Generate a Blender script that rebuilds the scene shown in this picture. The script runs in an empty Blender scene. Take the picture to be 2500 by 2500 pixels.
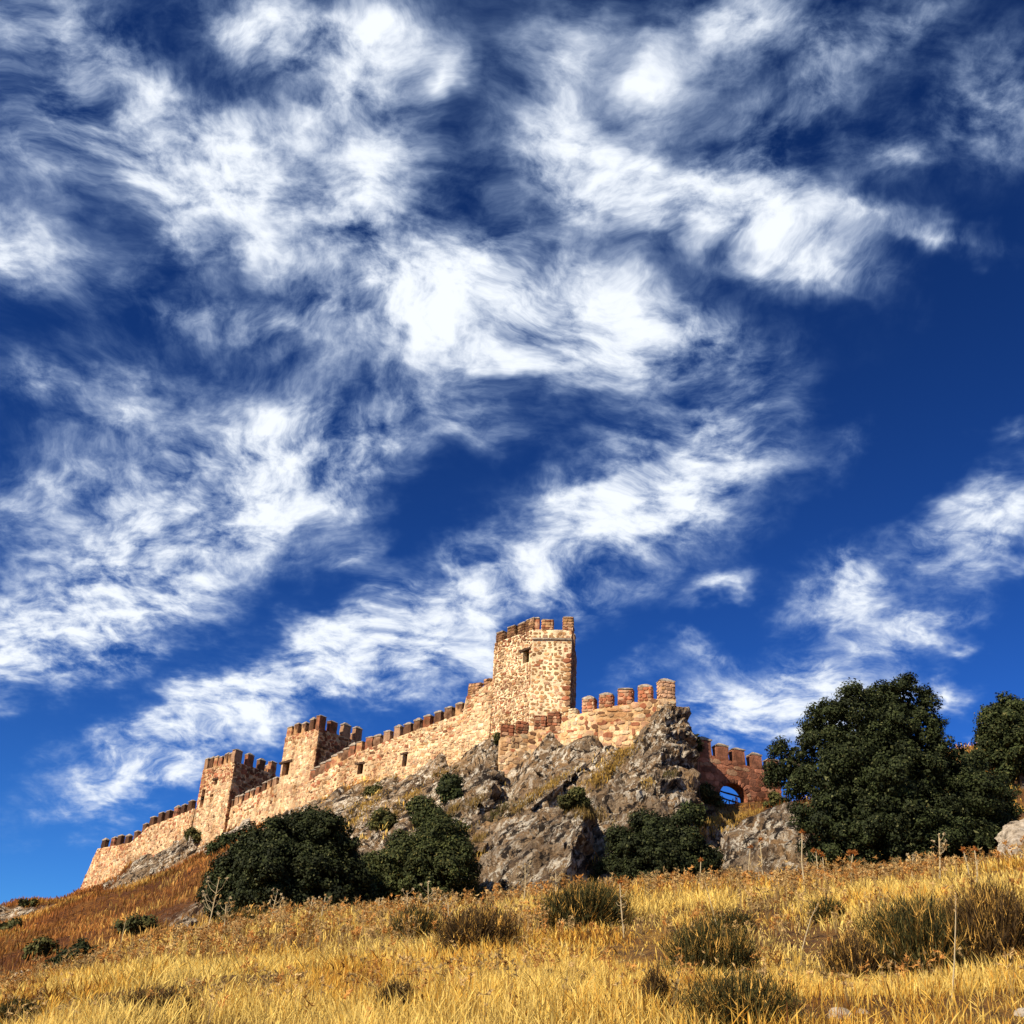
import bpy, bmesh, math, random
import numpy as np
from mathutils import Matrix, Vector

random.seed(7)
rng = np.random.default_rng(11)
SC = bpy.context.scene
COL = SC.collection

# ------------------------------------------------------------------ camera, sky, sun, exposure
PITCH, ROLL, FOC = math.radians(27.0), math.radians(3.2), 2717.0      # focal length in px of a 2500 px frame
_u0 = np.array([0, -math.sin(PITCH), math.cos(PITCH)])
FWD = np.array([0, math.cos(PITCH), math.sin(PITCH)])
RIGHT = np.array([1., 0, 0]) * math.cos(ROLL) + _u0 * math.sin(ROLL)
UP = _u0 * math.cos(ROLL) - np.array([1., 0, 0]) * math.sin(ROLL)
cam_d = bpy.data.cameras.new('camera')
cam_d.sensor_width = cam_d.sensor_height = 36.0
cam_d.sensor_fit = 'HORIZONTAL'
cam_d.lens = 36.0 * FOC / 2500.0
cam_d.clip_start, cam_d.clip_end = 0.1, 8000
cam = bpy.data.objects.new('camera', cam_d)
COL.objects.link(cam)
cam.matrix_world = Matrix([[RIGHT[i], UP[i], -FWD[i], 0] for i in range(3)] + [[0, 0, 0, 1]])
SC.camera = cam

def ray(px, py):
    return FWD + RIGHT * ((px - 1250) / FOC) + UP * ((1250 - py) / FOC)
def at(px, py, Y):
    """the place at ground distance Y on the sight line of a photo position (survey of the place)"""
    d = ray(px, py)
    return d * (Y / d[1])
def proj(P):
    P = np.asarray(P, float)
    z = P @ FWD
    return 1250 + FOC * (P @ RIGHT) / z, 1250 - FOC * (P @ UP) / z

SUN_EL, SUN_AZ = math.radians(39), math.radians(46)       # sun behind the camera's left shoulder
to_sun = Vector((-math.sin(SUN_AZ) * math.cos(SUN_EL), -math.cos(SUN_AZ) * math.cos(SUN_EL), math.sin(SUN_EL)))
sun_d = bpy.data.lights.new('sun', 'SUN')
sun_d.energy, sun_d.angle, sun_d.color = 5.0, math.radians(0.53), (1.0, 0.90, 0.74)
sun = bpy.data.objects.new('sun', sun_d)
COL.objects.link(sun)
sun.rotation_euler = to_sun.to_track_quat('Z', 'Y').to_euler()
sun.location = (-60, -40, 80)

SC.view_settings.view_transform = 'Standard'
SC.view_settings.look = 'None'
SC.view_settings.exposure = 0.70
SC.view_settings.gamma = 1.0

world = bpy.data.worlds.new('World')
SC.world = world
world.use_nodes = True
WT = world.node_tree
WT.nodes.clear()
def wn(t, **kw):
    n = WT.nodes.new(t)
    for k, v in kw.items():
        setattr(n, k, v)
    return n
def wmath(op, a, b=None, c=None, clamp=False):
    n = wn('ShaderNodeMath', operation=op, use_clamp=clamp)
    for i, v in enumerate((a, b, c)):
        if v is None: continue
        if isinstance(v, (int, float)): n.inputs[i].default_value = v
        else: WT.links.new(v, n.inputs[i])
    return n.outputs[0]
L = WT.links.new
tc = wn('ShaderNodeTexCoord')
DIR = tc.outputs['Generated']
sky = wn('ShaderNodeTexSky', sky_type='NISHITA')
sky.sun_disc = False
sky.sun_elevation, sky.sun_rotation = SUN_EL, math.pi + SUN_AZ
sky.altitude, sky.air_density, sky.dust_density, sky.ozone_density = 1100, 1.0, 0.25, 2.5
grade = wn('ShaderNodeGamma'); grade.inputs[1].default_value = 1.72
L(sky.outputs[0], grade.inputs[0])
mul = wn('ShaderNodeMix', data_type='RGBA', blend_type='MULTIPLY')
mul.inputs[0].default_value = 1.0
L(grade.outputs[0], mul.inputs[6]); mul.inputs[7].default_value = (0.060, 0.128, 0.205, 1)
# cirrus: (x, y) in a 1932 px survey of the sky, half length, half width, tilt, strength
CLOUDS = [(110,110,190,100,-35,.8),(230,300,280,70,-8,.9),(430,345,140,55,-20,.9),(300,180,160,45,-40,.45),(490,30,150,65,-20,.8),
 (620,120,150,85,-30,.65),(730,60,130,75,0,.8),(855,150,75,26,62,.6),(560,240,170,60,20,.55),(700,330,130,80,50,.7),(40,480,120,60,-20,.75),
 (330,440,100,40,-50,.6),(330,590,130,45,-18,.55),(490,480,110,42,-10,.5),(60,720,90,30,-10,.5),(230,760,80,40,-40,.4),(700,410,75,45,-30,.5),
 (760,560,190,110,-20,.85),(900,520,200,75,10,.65),(1120,620,190,100,-10,1.2),(1300,650,180,75,-15,.8),(950,660,140,60,0,.65),(540,620,120,40,-8,.4),
 (1110,330,170,60,-25,.9),(1250,360,160,60,-15,1.),(1400,320,130,65,55,.6),(1420,420,180,75,-20,.8),(1560,500,150,45,-20,.6),(1600,395,170,32,-18,.5),
 (1760,465,120,24,-5,.5),(1220,160,70,50,80,.55),(1060,100,90,60,30,.6),(1060,220,100,60,60,.5),(1400,30,130,65,0,.6),(1550,110,110,50,75,.65),
 (1700,40,90,55,30,.5),(1870,200,120,80,-50,.6),(1660,290,90,35,0,.4),(380,985,340,125,34,1.6),(120,1190,210,70,14,1.6),(690,860,170,65,35,.65),
 (560,830,110,50,10,.35),(500,1305,360,64,25,1.6),(860,1160,290,80,28,1.6),(1200,960,260,105,30,1.5),(1350,880,150,65,40,.55),(270,1440,130,65,35,.9),
 (690,1060,60,35,10,.5),(905,1270,80,45,35,.7),(1350,1110,80,26,27,.6),(1340,1225,70,32,0,.6),(1200,1270,70,34,15,.5),(1580,1110,95,62,20,1.3),
 (1740,1180,120,44,12,1.5),(1500,1320,180,78,8,1.7),(1880,985,120,65,38,1.4),(1740,1050,60,42,20,.4),(1790,1310,50,34,0,.6),(1345,1345,75,36,10,.6),
 (1895,820,50,24,20,.35),(150,900,110,90,40,.4),(50,970,100,60,60,.4),(1580,850,80,32,40,.22),(640,1180,60,40,20,.3),(890,780,160,40,-20,.4),
 (380,330,640,430,-10,.22),(1050,380,540,340,-10,.20),(250,780,380,260,25,.16),(1600,150,440,220,-10,.17),(1300,120,300,200,0,.12)]
acc = None
for (cx, cy, hl, hw, ang, st) in CLOUDS:
    k = 2500 / 1932.
    d0 = ray(cx * k, cy * k); m = np.linalg.norm(d0); d0 = d0 / m
    ca, sa = math.cos(math.radians(ang)), math.sin(math.radians(ang))
    a1 = RIGHT * ca + UP * sa
    a1 = a1 - d0 * (a1 @ d0); a1 /= np.linalg.norm(a1)
    a2 = np.cross(d0, a1)
    mp = wn('ShaderNodeMapping', vector_type='TEXTURE')
    mp.inputs['Location'].default_value = d0
    mp.inputs['Rotation'].default_value = Matrix([[a1[i], a2[i], d0[i]] for i in range(3)]).to_euler()
    mp.inputs['Scale'].default_value = (1.75 * hl * k / FOC / m, 2.1 * hw * k / FOC / m, 0.4)
    CL_VEC = mp
    g = wn('ShaderNodeTexGradient', gradient_type='QUADRATIC_SPHERE')
    L(mp.outputs[0], g.inputs[0])
    mp['is_blob'] = 1
    acc = wmath('MULTIPLY', g.outputs['Fac'], st * 1.5) if acc is None else wmath('MULTIPLY_ADD', g.outputs['Fac'], st * 1.5, acc)
# sky-plane coordinates (cirrus sheet high overhead) and the warp of its wisps
sep = wn('ShaderNodeSeparateXYZ'); L(DIR, sep.inputs[0])
zz = wmath('ADD', wmath('MAXIMUM', sep.outputs[2], 0.0), 0.30)
comb = wn('ShaderNodeCombineXYZ')
L(wmath('DIVIDE', sep.outputs[0], zz), comb.inputs[0]); L(wmath('DIVIDE', sep.outputs[1], zz), comb.inputs[1])
def wnoise(vec, scale, detail, rough, dist=0.0):
    n = wn('ShaderNodeTexNoise', noise_dimensions='2D')
    for k_, v_ in (('Scale', scale), ('Detail', detail), ('Roughness', rough), ('Distortion', dist)): n.inputs[k_].default_value = v_
    L(vec, n.inputs['Vector'])
    return n
def wwarp(vec, src, amt):
    s_ = wn('ShaderNodeVectorMath', operation='SUBTRACT'); L(src, s_.inputs[0]); s_.inputs[1].default_value = (.5, .5, .5)
    m_ = wn('ShaderNodeVectorMath', operation='MULTIPLY_ADD'); L(s_.outputs[0], m_.inputs[0]); m_.inputs[1].default_value = (amt,) * 3; L(vec, m_.inputs[2])
    return m_.outputs[0]
warp = wnoise(comb.outputs[0], 2.6, 3, .5)
warp2 = wnoise(comb.outputs[0], 9.0, 4, .6)
wv = wwarp(wwarp(comb.outputs[0], warp.outputs['Color'], .20), warp2.outputs['Color'], .03)
stretch = wn('ShaderNodeMapping'); L(wv, stretch.inputs[0])
stretch.inputs['Rotation'].default_value = (0, 0, math.radians(-38)); stretch.inputs['Scale'].default_value = (1.0, 2.1, 1)
n1 = wnoise(stretch.outputs[0], 3.0, 8, .60)
n2 = wnoise(wv, 9.5, 7, .64)
n5 = wnoise(wv, 26.0, 5, .62)
fib = wn('ShaderNodeMapping'); L(wv, fib.inputs[0])
fib.inputs['Rotation'].default_value = (0, 0, math.radians(-62)); fib.inputs['Scale'].default_value = (3.0, 7.0, 1)
n4 = wnoise(fib.outputs[0], 3.0, 6, .6)
# the banks read a warped direction so that their edges fray
dw = wwarp(wwarp(DIR, warp2.outputs['Color'], .075), warp.outputs['Color'], .02)
for n in WT.nodes:
    if n.bl_idname == 'ShaderNodeMapping' and n.get('is_blob'):
        L(dw, n.inputs[0])
# outside the surveyed part the same kind of cover goes on all round the sky
n3 = wnoise(wv, 2.1, 3, .5)
gen = wmath('MULTIPLY', wmath('SUBTRACT', n3.outputs['Fac'], .40), 3.2, clamp=True)
dt = wn('ShaderNodeVectorMath', operation='DOT_PRODUCT'); L(DIR, dt.inputs[0]); dt.inputs[1].default_value = FWD
inview = wn('ShaderNodeMapRange', interpolation_type='SMOOTHSTEP'); L(dt.outputs['Value'], inview.inputs[0])
inview.inputs[1].default_value, inview.inputs[2].default_value = .72, .83
cmix = wn('ShaderNodeMix', data_type='FLOAT'); L(inview.outputs[0], cmix.inputs[0]); L(gen, cmix.inputs[2]); L(acc, cmix.inputs[3])
cover = cmix.outputs[0]
def cen(n, k_): return wmath('MULTIPLY', wmath('SUBTRACT', n.outputs['Fac'], .5), k_)
nz = wmath('ADD', wmath('ADD', cen(n1, 1.15), cen(n2, 1.95)), wmath('ADD', cen(n4, .35), cen(n5, .75)))
dens = wmath('MULTIPLY', wmath('POWER', wmath('MINIMUM', cover, 1.25), .62), wmath('MAXIMUM', wmath('ADD', nz, .70), 0.0))
shp = wn('ShaderNodeMapRange', interpolation_type='SMOOTHSTEP'); L(dens, shp.inputs[0])
shp.inputs[1].default_value, shp.inputs[2].default_value = .06, 1.2
cl = wn('ShaderNodeMix', data_type='RGBA')
thin = wn('ShaderNodeMix', data_type='RGBA')                        # thin ice cloud lets the blue through, thick cloud is white
L(shp.outputs[0], thin.inputs[0]); thin.inputs[6].default_value = (1.3, 2.6, 5.0, 1); thin.inputs[7].default_value = (5.9, 6.2, 6.6, 1)
L(shp.outputs[0], cl.inputs[0]); L(mul.outputs[2], cl.inputs[6]); L(thin.outputs[2], cl.inputs[7])
bg = wn('ShaderNodeBackground'); bg.inputs[1].default_value = 0.1
L(cl.outputs[2], bg.inputs[0])
wo = wn('ShaderNodeOutputWorld'); L(bg.outputs[0], wo.inputs[0])
SC.cycles.max_bounces = 5
SC.cycles.diffuse_bounces = 3
SC.cycles.glossy_bounces = 1
SC.cycles.transmission_bounces = 3
world.cycles.sampling_method = 'MANUAL'
world.cycles.sample_map_resolution = 512

# ------------------------------------------------------------------ helpers: noise, mesh, objects, materials
def _hash(ix, iy, iz, s):
    h = (ix.astype(np.int64) * 374761393 + iy.astype(np.int64) * 668265263 + iz.astype(np.int64) * 2147483647 + s * 144269504) & 0xffffffff
    h = ((h ^ (h >> 13)) * 1274126177) & 0xffffffff
    return ((h ^ (h >> 16)) & 0xffffff) / float(0xffffff)
def vnoise(x, y, z=None, s=0):
    x = np.asarray(x, float); y = np.asarray(y, float)
    z = np.zeros_like(x) if z is None else np.asarray(z, float)
    ix, iy, iz = np.floor(x), np.floor(y), np.floor(z)
    fx, fy, fz = x - ix, y - iy, z - iz
    fx, fy, fz = (t * t * (3 - 2 * t) for t in (fx, fy, fz))
    r = 0
    for dx in (0, 1):
        wx = fx if dx else 1 - fx
        for dy in (0, 1):
            wy = fy if dy else 1 - fy
            for dz in (0, 1):
                wz = fz if dz else 1 - fz
                r = r + wx * wy * wz * _hash(ix + dx, iy + dy, iz + dz, s)
    return r * 2 - 1
def fbm(x, y, z=None, s=0, o=4, g=.5):
    x = np.asarray(x, float); y = np.asarray(y, float)
    z = np.zeros_like(x) if z is None else np.asarray(z, float)
    r, a, f = 0, 1.0, 1.0
    for k in range(o):
        r = r + a * vnoise(x * f + 17.3 * k, y * f - 9.1 * k, z * f + 4.7 * k, s + k)
        a *= g; f *= 2.03
    return r
def sstep(a, b, x):
    t = np.clip((x - a) / (b - a), 0, 1)
    return t * t * (3 - 2 * t)

def np_mesh(name, V, quads=None, tris=None, tint=None, mat=None, smooth=False):
    V = np.asarray(V, np.float32)
    me = bpy.data.meshes.new(name)
    me.vertices.add(len(V)); me.vertices.foreach_set('co', V.ravel())
    parts, tot = [], []
    for F, n in ((quads, 4), (tris, 3)):
        if F is not None and len(F):
            F = np.asarray(F, np.int32); parts.append(F.ravel()); tot.append(np.full(len(F), n, np.int32))
    lv = np.concatenate(parts); lt = np.concatenate(tot)
    me.loops.add(len(lv)); me.loops.foreach_set('vertex_index', lv)
    me.polygons.add(len(lt))
    st = np.zeros(len(lt), np.int32); st[1:] = np.cumsum(lt)[:-1]
    me.polygons.foreach_set('loop_start', st)
    if smooth: me.polygons.foreach_set('use_smooth', np.ones(len(lt), bool))
    me.update(calc_edges=True)
    if tint is not None: set_tint(me, tint)
    if mat is not None: me.materials.append(mat)
    return me
def set_tint(me, tint, name='tint'):
    t = np.asarray(tint, np.float32)
    if t.ndim == 1: t = np.tile(t, (len(me.vertices), 1))
    if t.shape[1] == 3: t = np.hstack([t, np.ones((len(t), 1), np.float32)])
    ca = me.color_attributes.new(name, 'FLOAT_COLOR', 'POINT')
    ca.data.foreach_set('color', np.ascontiguousarray(t, np.float32).ravel())
def obj(name, me, parent=None, label=None, cat=None, group=None, kind=None):
    o = bpy.data.objects.new(name, me); COL.objects.link(o)
    if parent is not None: o.parent = parent
    tag(o, label, cat, group, kind)
    return o
def tag(o, label=None, cat=None, group=None, kind=None):
    for k, v in (('label', label), ('category', cat), ('group', group), ('kind', kind)):
        if v: o[k] = v
def empty(name, loc, label=None, cat=None, group=None):
    o = bpy.data.objects.new(name, None); COL.objects.link(o)
    o.location = loc; o.empty_display_size = .3
    tag(o, label, cat, group, 'thing' if cat else None)
    return o
def rel(V, root):
    return np.asarray(V, float) - np.array(root.location)

def material(name, build, rough=.9):
    m = bpy.data.materials.new(name); m.use_nodes = True
    nt = m.node_tree; b = nt.nodes['Principled BSDF']
    b.inputs['Roughness'].default_value = rough
    b.inputs['Specular IOR Level'].default_value = .15
    build(nt, b)
    return m
def nd(nt, t, ins=None, **kw):
    n = nt.nodes.new(t)
    for k, v in kw.items(): setattr(n, k, v)
    for k, v in (ins or {}).items():
        if hasattr(v, 'links') or isinstance(v, bpy.types.NodeSocket): nt.links.new(v, n.inputs[k])
        else: n.inputs[k].default_value = v
    return n
def noise(nt, scale, detail=4, rough=.55, vec=None, dist=0):
    n = nd(nt, 'ShaderNodeTexNoise', {'Scale': scale, 'Detail': detail, 'Roughness': rough, 'Distortion': dist})
    if vec is not None: nt.links.new(vec, n.inputs['Vector'])
    return n.outputs['Fac']
def ramp(nt, fac, stops):
    r = nd(nt, 'ShaderNodeValToRGB', {0: fac})
    el = r.color_ramp.elements
    while len(el) < len(stops): el.new(.5)
    for e, (p, c) in zip(el, stops):
        e.position = p; e.color = (*c, 1) if len(c) == 3 else c
    return r.outputs[0]
def mixc(nt, fac, a, b, mode='MIX'):
    n = nd(nt, 'ShaderNodeMix', data_type='RGBA', blend_type=mode)
    for i, v in ((0, fac), (6, a), (7, b)):
        if isinstance(v, bpy.types.NodeSocket): nt.links.new(v, n.inputs[i])
        elif i: n.inputs[i].default_value = (*v, 1)
        else: n.inputs[i].default_value = v
    return n.outputs[2]
def bump(nt, b, h, strength=.5, dist=.05):
    n = nd(nt, 'ShaderNodeBump', {'Strength': strength, 'Distance': dist, 'Height': h})
    nt.links.new(n.outputs[0], b.inputs['Normal'])
def wpos(nt):
    return nd(nt, 'ShaderNodeNewGeometry').outputs['Position']

def weather(nt, c, p):
    """brown stains in broad patches and rain streaks running down the face"""
    mp = nd(nt, 'ShaderNodeMapping', {'Vector': p, 'Scale': (1.1, 1.1, .16)})
    st = ramp(nt, noise(nt, 1.0, 6, .65, mp.outputs[0]), [(.38, (.55, .45, .36)), (.54, (1, 1, 1))])
    pt = ramp(nt, noise(nt, .33, 6, .62, p), [(.32, (.66, .55, .45)), (.46, (1, .96, .9)), (.62, (1.22, 1.2, 1.15))])
    return mixc(nt, 1.0, mixc(nt, .55, c, st, 'MULTIPLY'), pt, 'MULTIPLY')
def _stone(nt, b):
    a = nd(nt, 'ShaderNodeVertexColor', layer_name='tint').outputs[0]
    p = wpos(nt)
    c = mixc(nt, 1.0, a, ramp(nt, noise(nt, 5.0, 6, .7, p), [(.25, (.45, .42, .40)), (.5, (1, 1, 1)), (.75, (1.35, 1.3, 1.2))]), 'MULTIPLY')
    c = weather(nt, c, p)
    nt.links.new(c, b.inputs['Base Color'])
    bump(nt, b, noise(nt, 9, 5, .65, p), .8, .06)
M_STONE = material('masonry_stone', _stone, .92)
def _mortar(nt, b):
    a = nd(nt, 'ShaderNodeVertexColor', layer_name='tint').outputs[0]
    p = wpos(nt)
    c = mixc(nt, 1.0, a, ramp(nt, noise(nt, 1.3, 7, .65, p), [(.3, (.62, .55, .5)), (.5, (1, 1, 1)), (.7, (1.25, 1.2, 1.1))]), 'MULTIPLY')
    c = weather(nt, c, p)
    nt.links.new(c, b.inputs['Base Color'])
    bump(nt, b, noise(nt, 5, 6, .7, p), .9, .12)
M_MORTAR = material('lime_mortar', _mortar, .95)
def _cap(nt, b):
    p = wpos(nt)
    nt.links.new(ramp(nt, noise(nt, 4, 6, .7, p), [(.3, (.12, .085, .06)), (.5, (.27, .21, .15)), (.65, (.44, .37, .28))]), b.inputs['Base Color'])
    bump(nt, b, noise(nt, 8, 5, .7, p), .7, .06)
M_CAP = material('weathered_cap_stone', _cap)
def _wood(nt, b):
    p = wpos(nt)
    nt.links.new(ramp(nt, noise(nt, 6, 4, .6, p), [(.3, (.035, .02, .012)), (.7, (.09, .05, .03))]), b.inputs['Base Color'])
M_WOOD = material('old_timber', _wood)
def strata_vec(nt, p, k=.33):
    """coordinates drawn out along the bedding of the rock"""
    cb = nd(nt, 'ShaderNodeCombineXYZ')
    for i, (v, q) in enumerate((((.30, .80, .52), k), ((.90, -.43, .10), 1.0), ((-.31, -.43, .85), 1.0))):
        d = nd(nt, 'ShaderNodeVectorMath', {0: p, 1: tuple(c * q for c in v)}, operation='DOT_PRODUCT')
        nt.links.new(d.outputs['Value'], cb.inputs[i])
    return cb.outputs[0]
def rock_colour(nt, p):
    q = strata_vec(nt, p)
    base = ramp(nt, noise(nt, .75, 6, .68, q, .5), [(.34, (.045, .026, .015)), (.45, (.16, .10, .055)), (.56, (.34, .23, .13)), (.68, (.22, .14, .075))])
    ochre = mixc(nt, ramp(nt, noise(nt, .35, 4, .6, p), [(.48, (0, 0, 0)), (.62, (1, 1, 1))]), base, (.34, .20, .09))
    lich = ramp(nt, noise(nt, 2.6, 6, .78, q, .5), [(.495, (0, 0, 0)), (.555, (1, 1, 1))])
    wide = ramp(nt, noise(nt, .38, 4, .55, p), [(.38, (.12, .12, .12)), (.56, (1, 1, 1))])
    c = mixc(nt, mixc(nt, 1.0, lich, wide, 'MULTIPLY'), ochre, (.80, .69, .52))
    black = ramp(nt, noise(nt, 1.7, 6, .74, q, .3), [(.425, (1, 1, 1)), (.47, (0, 0, 0))])
    c = mixc(nt, black, c, (.030, .020, .013))
    tt = nd(nt, 'ShaderNodeVectorMath', {0: p, 1: (.62, -.22, -.75)}, operation='DOT_PRODUCT').outputs['Value']
    cv = nd(nt, 'ShaderNodeCombineXYZ', {0: tt})
    warpv = nd(nt, 'ShaderNodeMath', {0: noise(nt, .22, 5, .6, p), 1: 5.0, 2: tt}, operation='MULTIPLY_ADD').outputs[0]
    nt.links.new(warpv, cv.inputs[0])
    led = []
    for sc_, ds in ((.16, 1.5), (.46, 3.0)):
        w_ = nd(nt, 'ShaderNodeTexWave', {'Vector': cv.outputs[0], 'Scale': sc_, 'Distortion': 0.0}, wave_type='BANDS', bands_direction='X', wave_profile='SAW')
        led.append(w_.outputs['Fac'])
    seam = ramp(nt, led[0], [(.86, (0, 0, 0)), (.97, (1, 1, 1))])
    seam2 = ramp(nt, led[1], [(.88, (0, 0, 0)), (.98, (.7, .7, .7))])
    brk = ramp(nt, noise(nt, .9, 4, .6, p), [(.42, (0, 0, 0)), (.52, (1, 1, 1))])
    sm = mixc(nt, 1.0, mixc(nt, 1.0, seam, seam2, 'LIGHTEN'), brk, 'MULTIPLY')
    c = mixc(nt, sm, c, (.022, .015, .011))                          # crevice shade painted into the colour along the bedding seams
    rough_h = nd(nt, 'ShaderNodeMath', {0: noise(nt, 1.3, 7, .72, q, .3), 1: noise(nt, 6, 6, .72, p)}, operation='ADD').outputs[0]
    h1 = nd(nt, 'ShaderNodeMath', {0: led[0], 1: .9, 2: rough_h}, operation='MULTIPLY_ADD').outputs[0]
    h = nd(nt, 'ShaderNodeMath', {0: led[1], 1: .35, 2: h1}, operation='MULTIPLY_ADD').outputs[0]
    return c, h
def _rock(nt, b):
    c, h = rock_colour(nt, wpos(nt))
    nt.links.new(c, b.inputs['Base Color'])
    bump(nt, b, h, 1.0, .6)
M_ROCK = material('lichen_rock', _rock, .93)
def _pale(nt, b):
    p = wpos(nt)
    nt.links.new(ramp(nt, noise(nt, 3.0, 8, .7, p), [(.32, (.10, .08, .06)), (.45, (.30, .235, .165)), (.6, (.50, .42, .32))]), b.inputs['Base Color'])
    bump(nt, b, noise(nt, 4, 8, .7, p), 1.0, .15)
M_PALE = material('pale_limestone', _pale, .93)
def _ground(nt, b):
    p = wpos(nt)
    grass = ramp(nt, noise(nt, .22, 8, .66, p, .5), [(.32, (.10, .042, .014)), (.45, (.20, .085, .022)), (.55, (.34, .175, .04)), (.7, (.44, .26, .06))])
    soil = mixc(nt, ramp(nt, noise(nt, 2.5, 6, .7, p), [(.42, (0, 0, 0)), (.62, (1, 1, 1))]), grass, (.12, .06, .025))
    rust = nd(nt, 'ShaderNodeVertexColor', layer_name='rust').outputs[0]
    soil = mixc(nt, rust, soil, mixc(nt, 1.0, soil, (.70, .52, .42), 'MULTIPLY'))
    rockc, h = rock_colour(nt, p)
    rk = nd(nt, 'ShaderNodeVertexColor', layer_name='rock').outputs[0]
    nt.links.new(mixc(nt, rk, soil, rockc), b.inputs['Base Color'])
    bump(nt, b, h, 1.0, .35)
M_GROUND = material('dry_hillside', _ground, .95)
def blade_mat(name, trans=.3, gain=(1, 1, 1)):
    def f(nt, b):
        a = nd(nt, 'ShaderNodeVertexColor', layer_name='tint').outputs[0]
        nt.links.new(a, b.inputs['Base Color'])
        tr = nd(nt, 'ShaderNodeBsdfTranslucent', {0: a})
        mx = nd(nt, 'ShaderNodeMixShader', {0: trans, 1: b.outputs[0], 2: tr.outputs[0]})
        nt.links.new(mx.outputs[0], nt.nodes['Material Output'].inputs[0])
    return material(name, f, .75)
M_BLADE = blade_mat('dry_grass_blade', .42)
M_LEAF = blade_mat('evergreen_leaf', .12)
def _bark(nt, b):
    p = wpos(nt)
    nt.links.new(ramp(nt, noise(nt, 7, 6, .7, p), [(.3, (.03, .022, .016)), (.7, (.12, .085, .06))]), b.inputs['Base Color'])
    bump(nt, b, noise(nt, 14, 4, .6, p), .8, .04)
M_BARK = material('bark', _bark)

# ------------------------------------------------------------------ the hill
WALL_BASE = [(190,2190,150),(239,2172,147),(313,2112,142),(391,2069,138),(460,2042,133),(505,2055,129),(588,2019,124),(732,1975,113.5),(811,1948,110),(867,1917,107.5),(960,1895,104.3),(1038,1880,101.6),(1116,1849,99.3),(1205,1811,96)]
LOW_BASE = [(1221,1900,84),(1288,1857,84),(1369,1812,84),(1453,1816,82),(1503,1826,81),(1551,1830,80.5),(1604,1880,79)]
ANCH = []
def A(*pts):
    for p in pts: ANCH.append(at(*p))
A((0,2525,13),(600,2525,11),(1250,2530,10),(1900,2530,9.5),(2500,2540,9), (0,2480,20),(600,2440,17),(1250,2420,16),(1900,2390,15),(2500,2365,14))
A((0,2455,30),(250,2380,33),(450,2312,36),(700,2266,38),(1000,2252,38),(1250,2226,38),(1500,2206,37),(1800,2188,35),(2100,2164,33),(2500,2136,30))
A((-250,2520,25),(2750,2110,26),(2750,2330,13),(-250,2540,14))
A(*WALL_BASE); A(*LOW_BASE)
A((690,2262,45),(1000,2245,46),(1400,2220,47),(1620,2205,47),(1800,2185,45),(2150,2160,42),(2450,2125,41))           # shelf behind the crest
A((400,2290,50),(200,2370,44),(0,2460,40),(-200,2500,45))                                                           # gully left of the near slope
A((190,2214,139),(239,2200,140),(140,2206,138),(190,2230,126),(239,2220,128),(313,2158,130),(391,2110,129),(75,2212,116),(140,2222,122),(505,2080,122),(1116,1875,94),(1038,1900,96),(60,2300,75),(250,2290,72),(420,2230,80),(130,2240,105),(330,2200,110),(450,2130,112),(0,2222,115),(75,2196,132),(-120,2290,105),(-300,2420,110))
A((880,2080,62),(780,2030,86),(1000,1990,75),(1100,2060,62),(1130,1930,82),(1200,2080,58),(1300,2010,62),(1330,1900,78),(1450,1910,75),(1480,2000,64))
A((1690,1965,80),(1745,1970,83),(1640,1960,78),(1720,2030,66),(1800,2015,72),(1900,2000,76),
  (1560,2090,58),(1600,1980,70),(1700,2040,62),(1720,1990,76),(1790,1975,85),(1860,1980,87),(1850,2030,68),(1950,2060,52),(2000,1960,75))
A((2480,1905,72),(2420,2050,48),(2500,2030,50),(2360,1835,95),(2250,1900,80),(2600,1890,72),(2750,1900,70))
for (px, py, Y) in WALL_BASE:
    p = at(px, py, Y); ANCH.append(p + np.array([5.6, 6.2, 1.0])); ANCH.append(p + np.array([17, 20, -6])); ANCH.append(p + np.array([45, 50, -25]))
for p in (at(1790,1975,85), at(1860,1980,87)):
    ANCH.append(p + np.array([1.0, 5, -.8])); ANCH.append(p + np.array([6, 26, -9]))
ANCH += [np.array(v, float) for v in ((0,0,-1.6),(-6,2,-1.9),(6,2,-1.4),(0,-12,-4),(-15,-8,-5),(15,-8,-3),(0,5,-.62),(-5,7,-.7),(5,6,-.25),(-70,60,-2),(-90,110,-1),(-80,150,2),(-62,165,9),(60,60,16),(70,90,24),(65,30,9),(40,130,6),(50,20,6),(-50,30,-8),(-30,15,-5),(20,110,14),(0,140,8))]
ANCH = np.array(ANCH)
def _phi(d2): return np.sqrt(d2 + 4.0)
def _solve():
    n = len(ANCH); X = ANCH[:, :2]
    d2 = ((X[:, None] - X[None]) ** 2).sum(-1)
    K = -_phi(d2) + np.eye(n) * -.05
    P = np.hstack([np.ones((n, 1)), X])
    Mx = np.block([[K, P], [P.T, np.zeros((3, 3))]])
    s = np.linalg.solve(Mx, np.concatenate([ANCH[:, 2], np.zeros(3)]))
    return s[:n], s[n:]
_w, _c = _solve()
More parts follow.
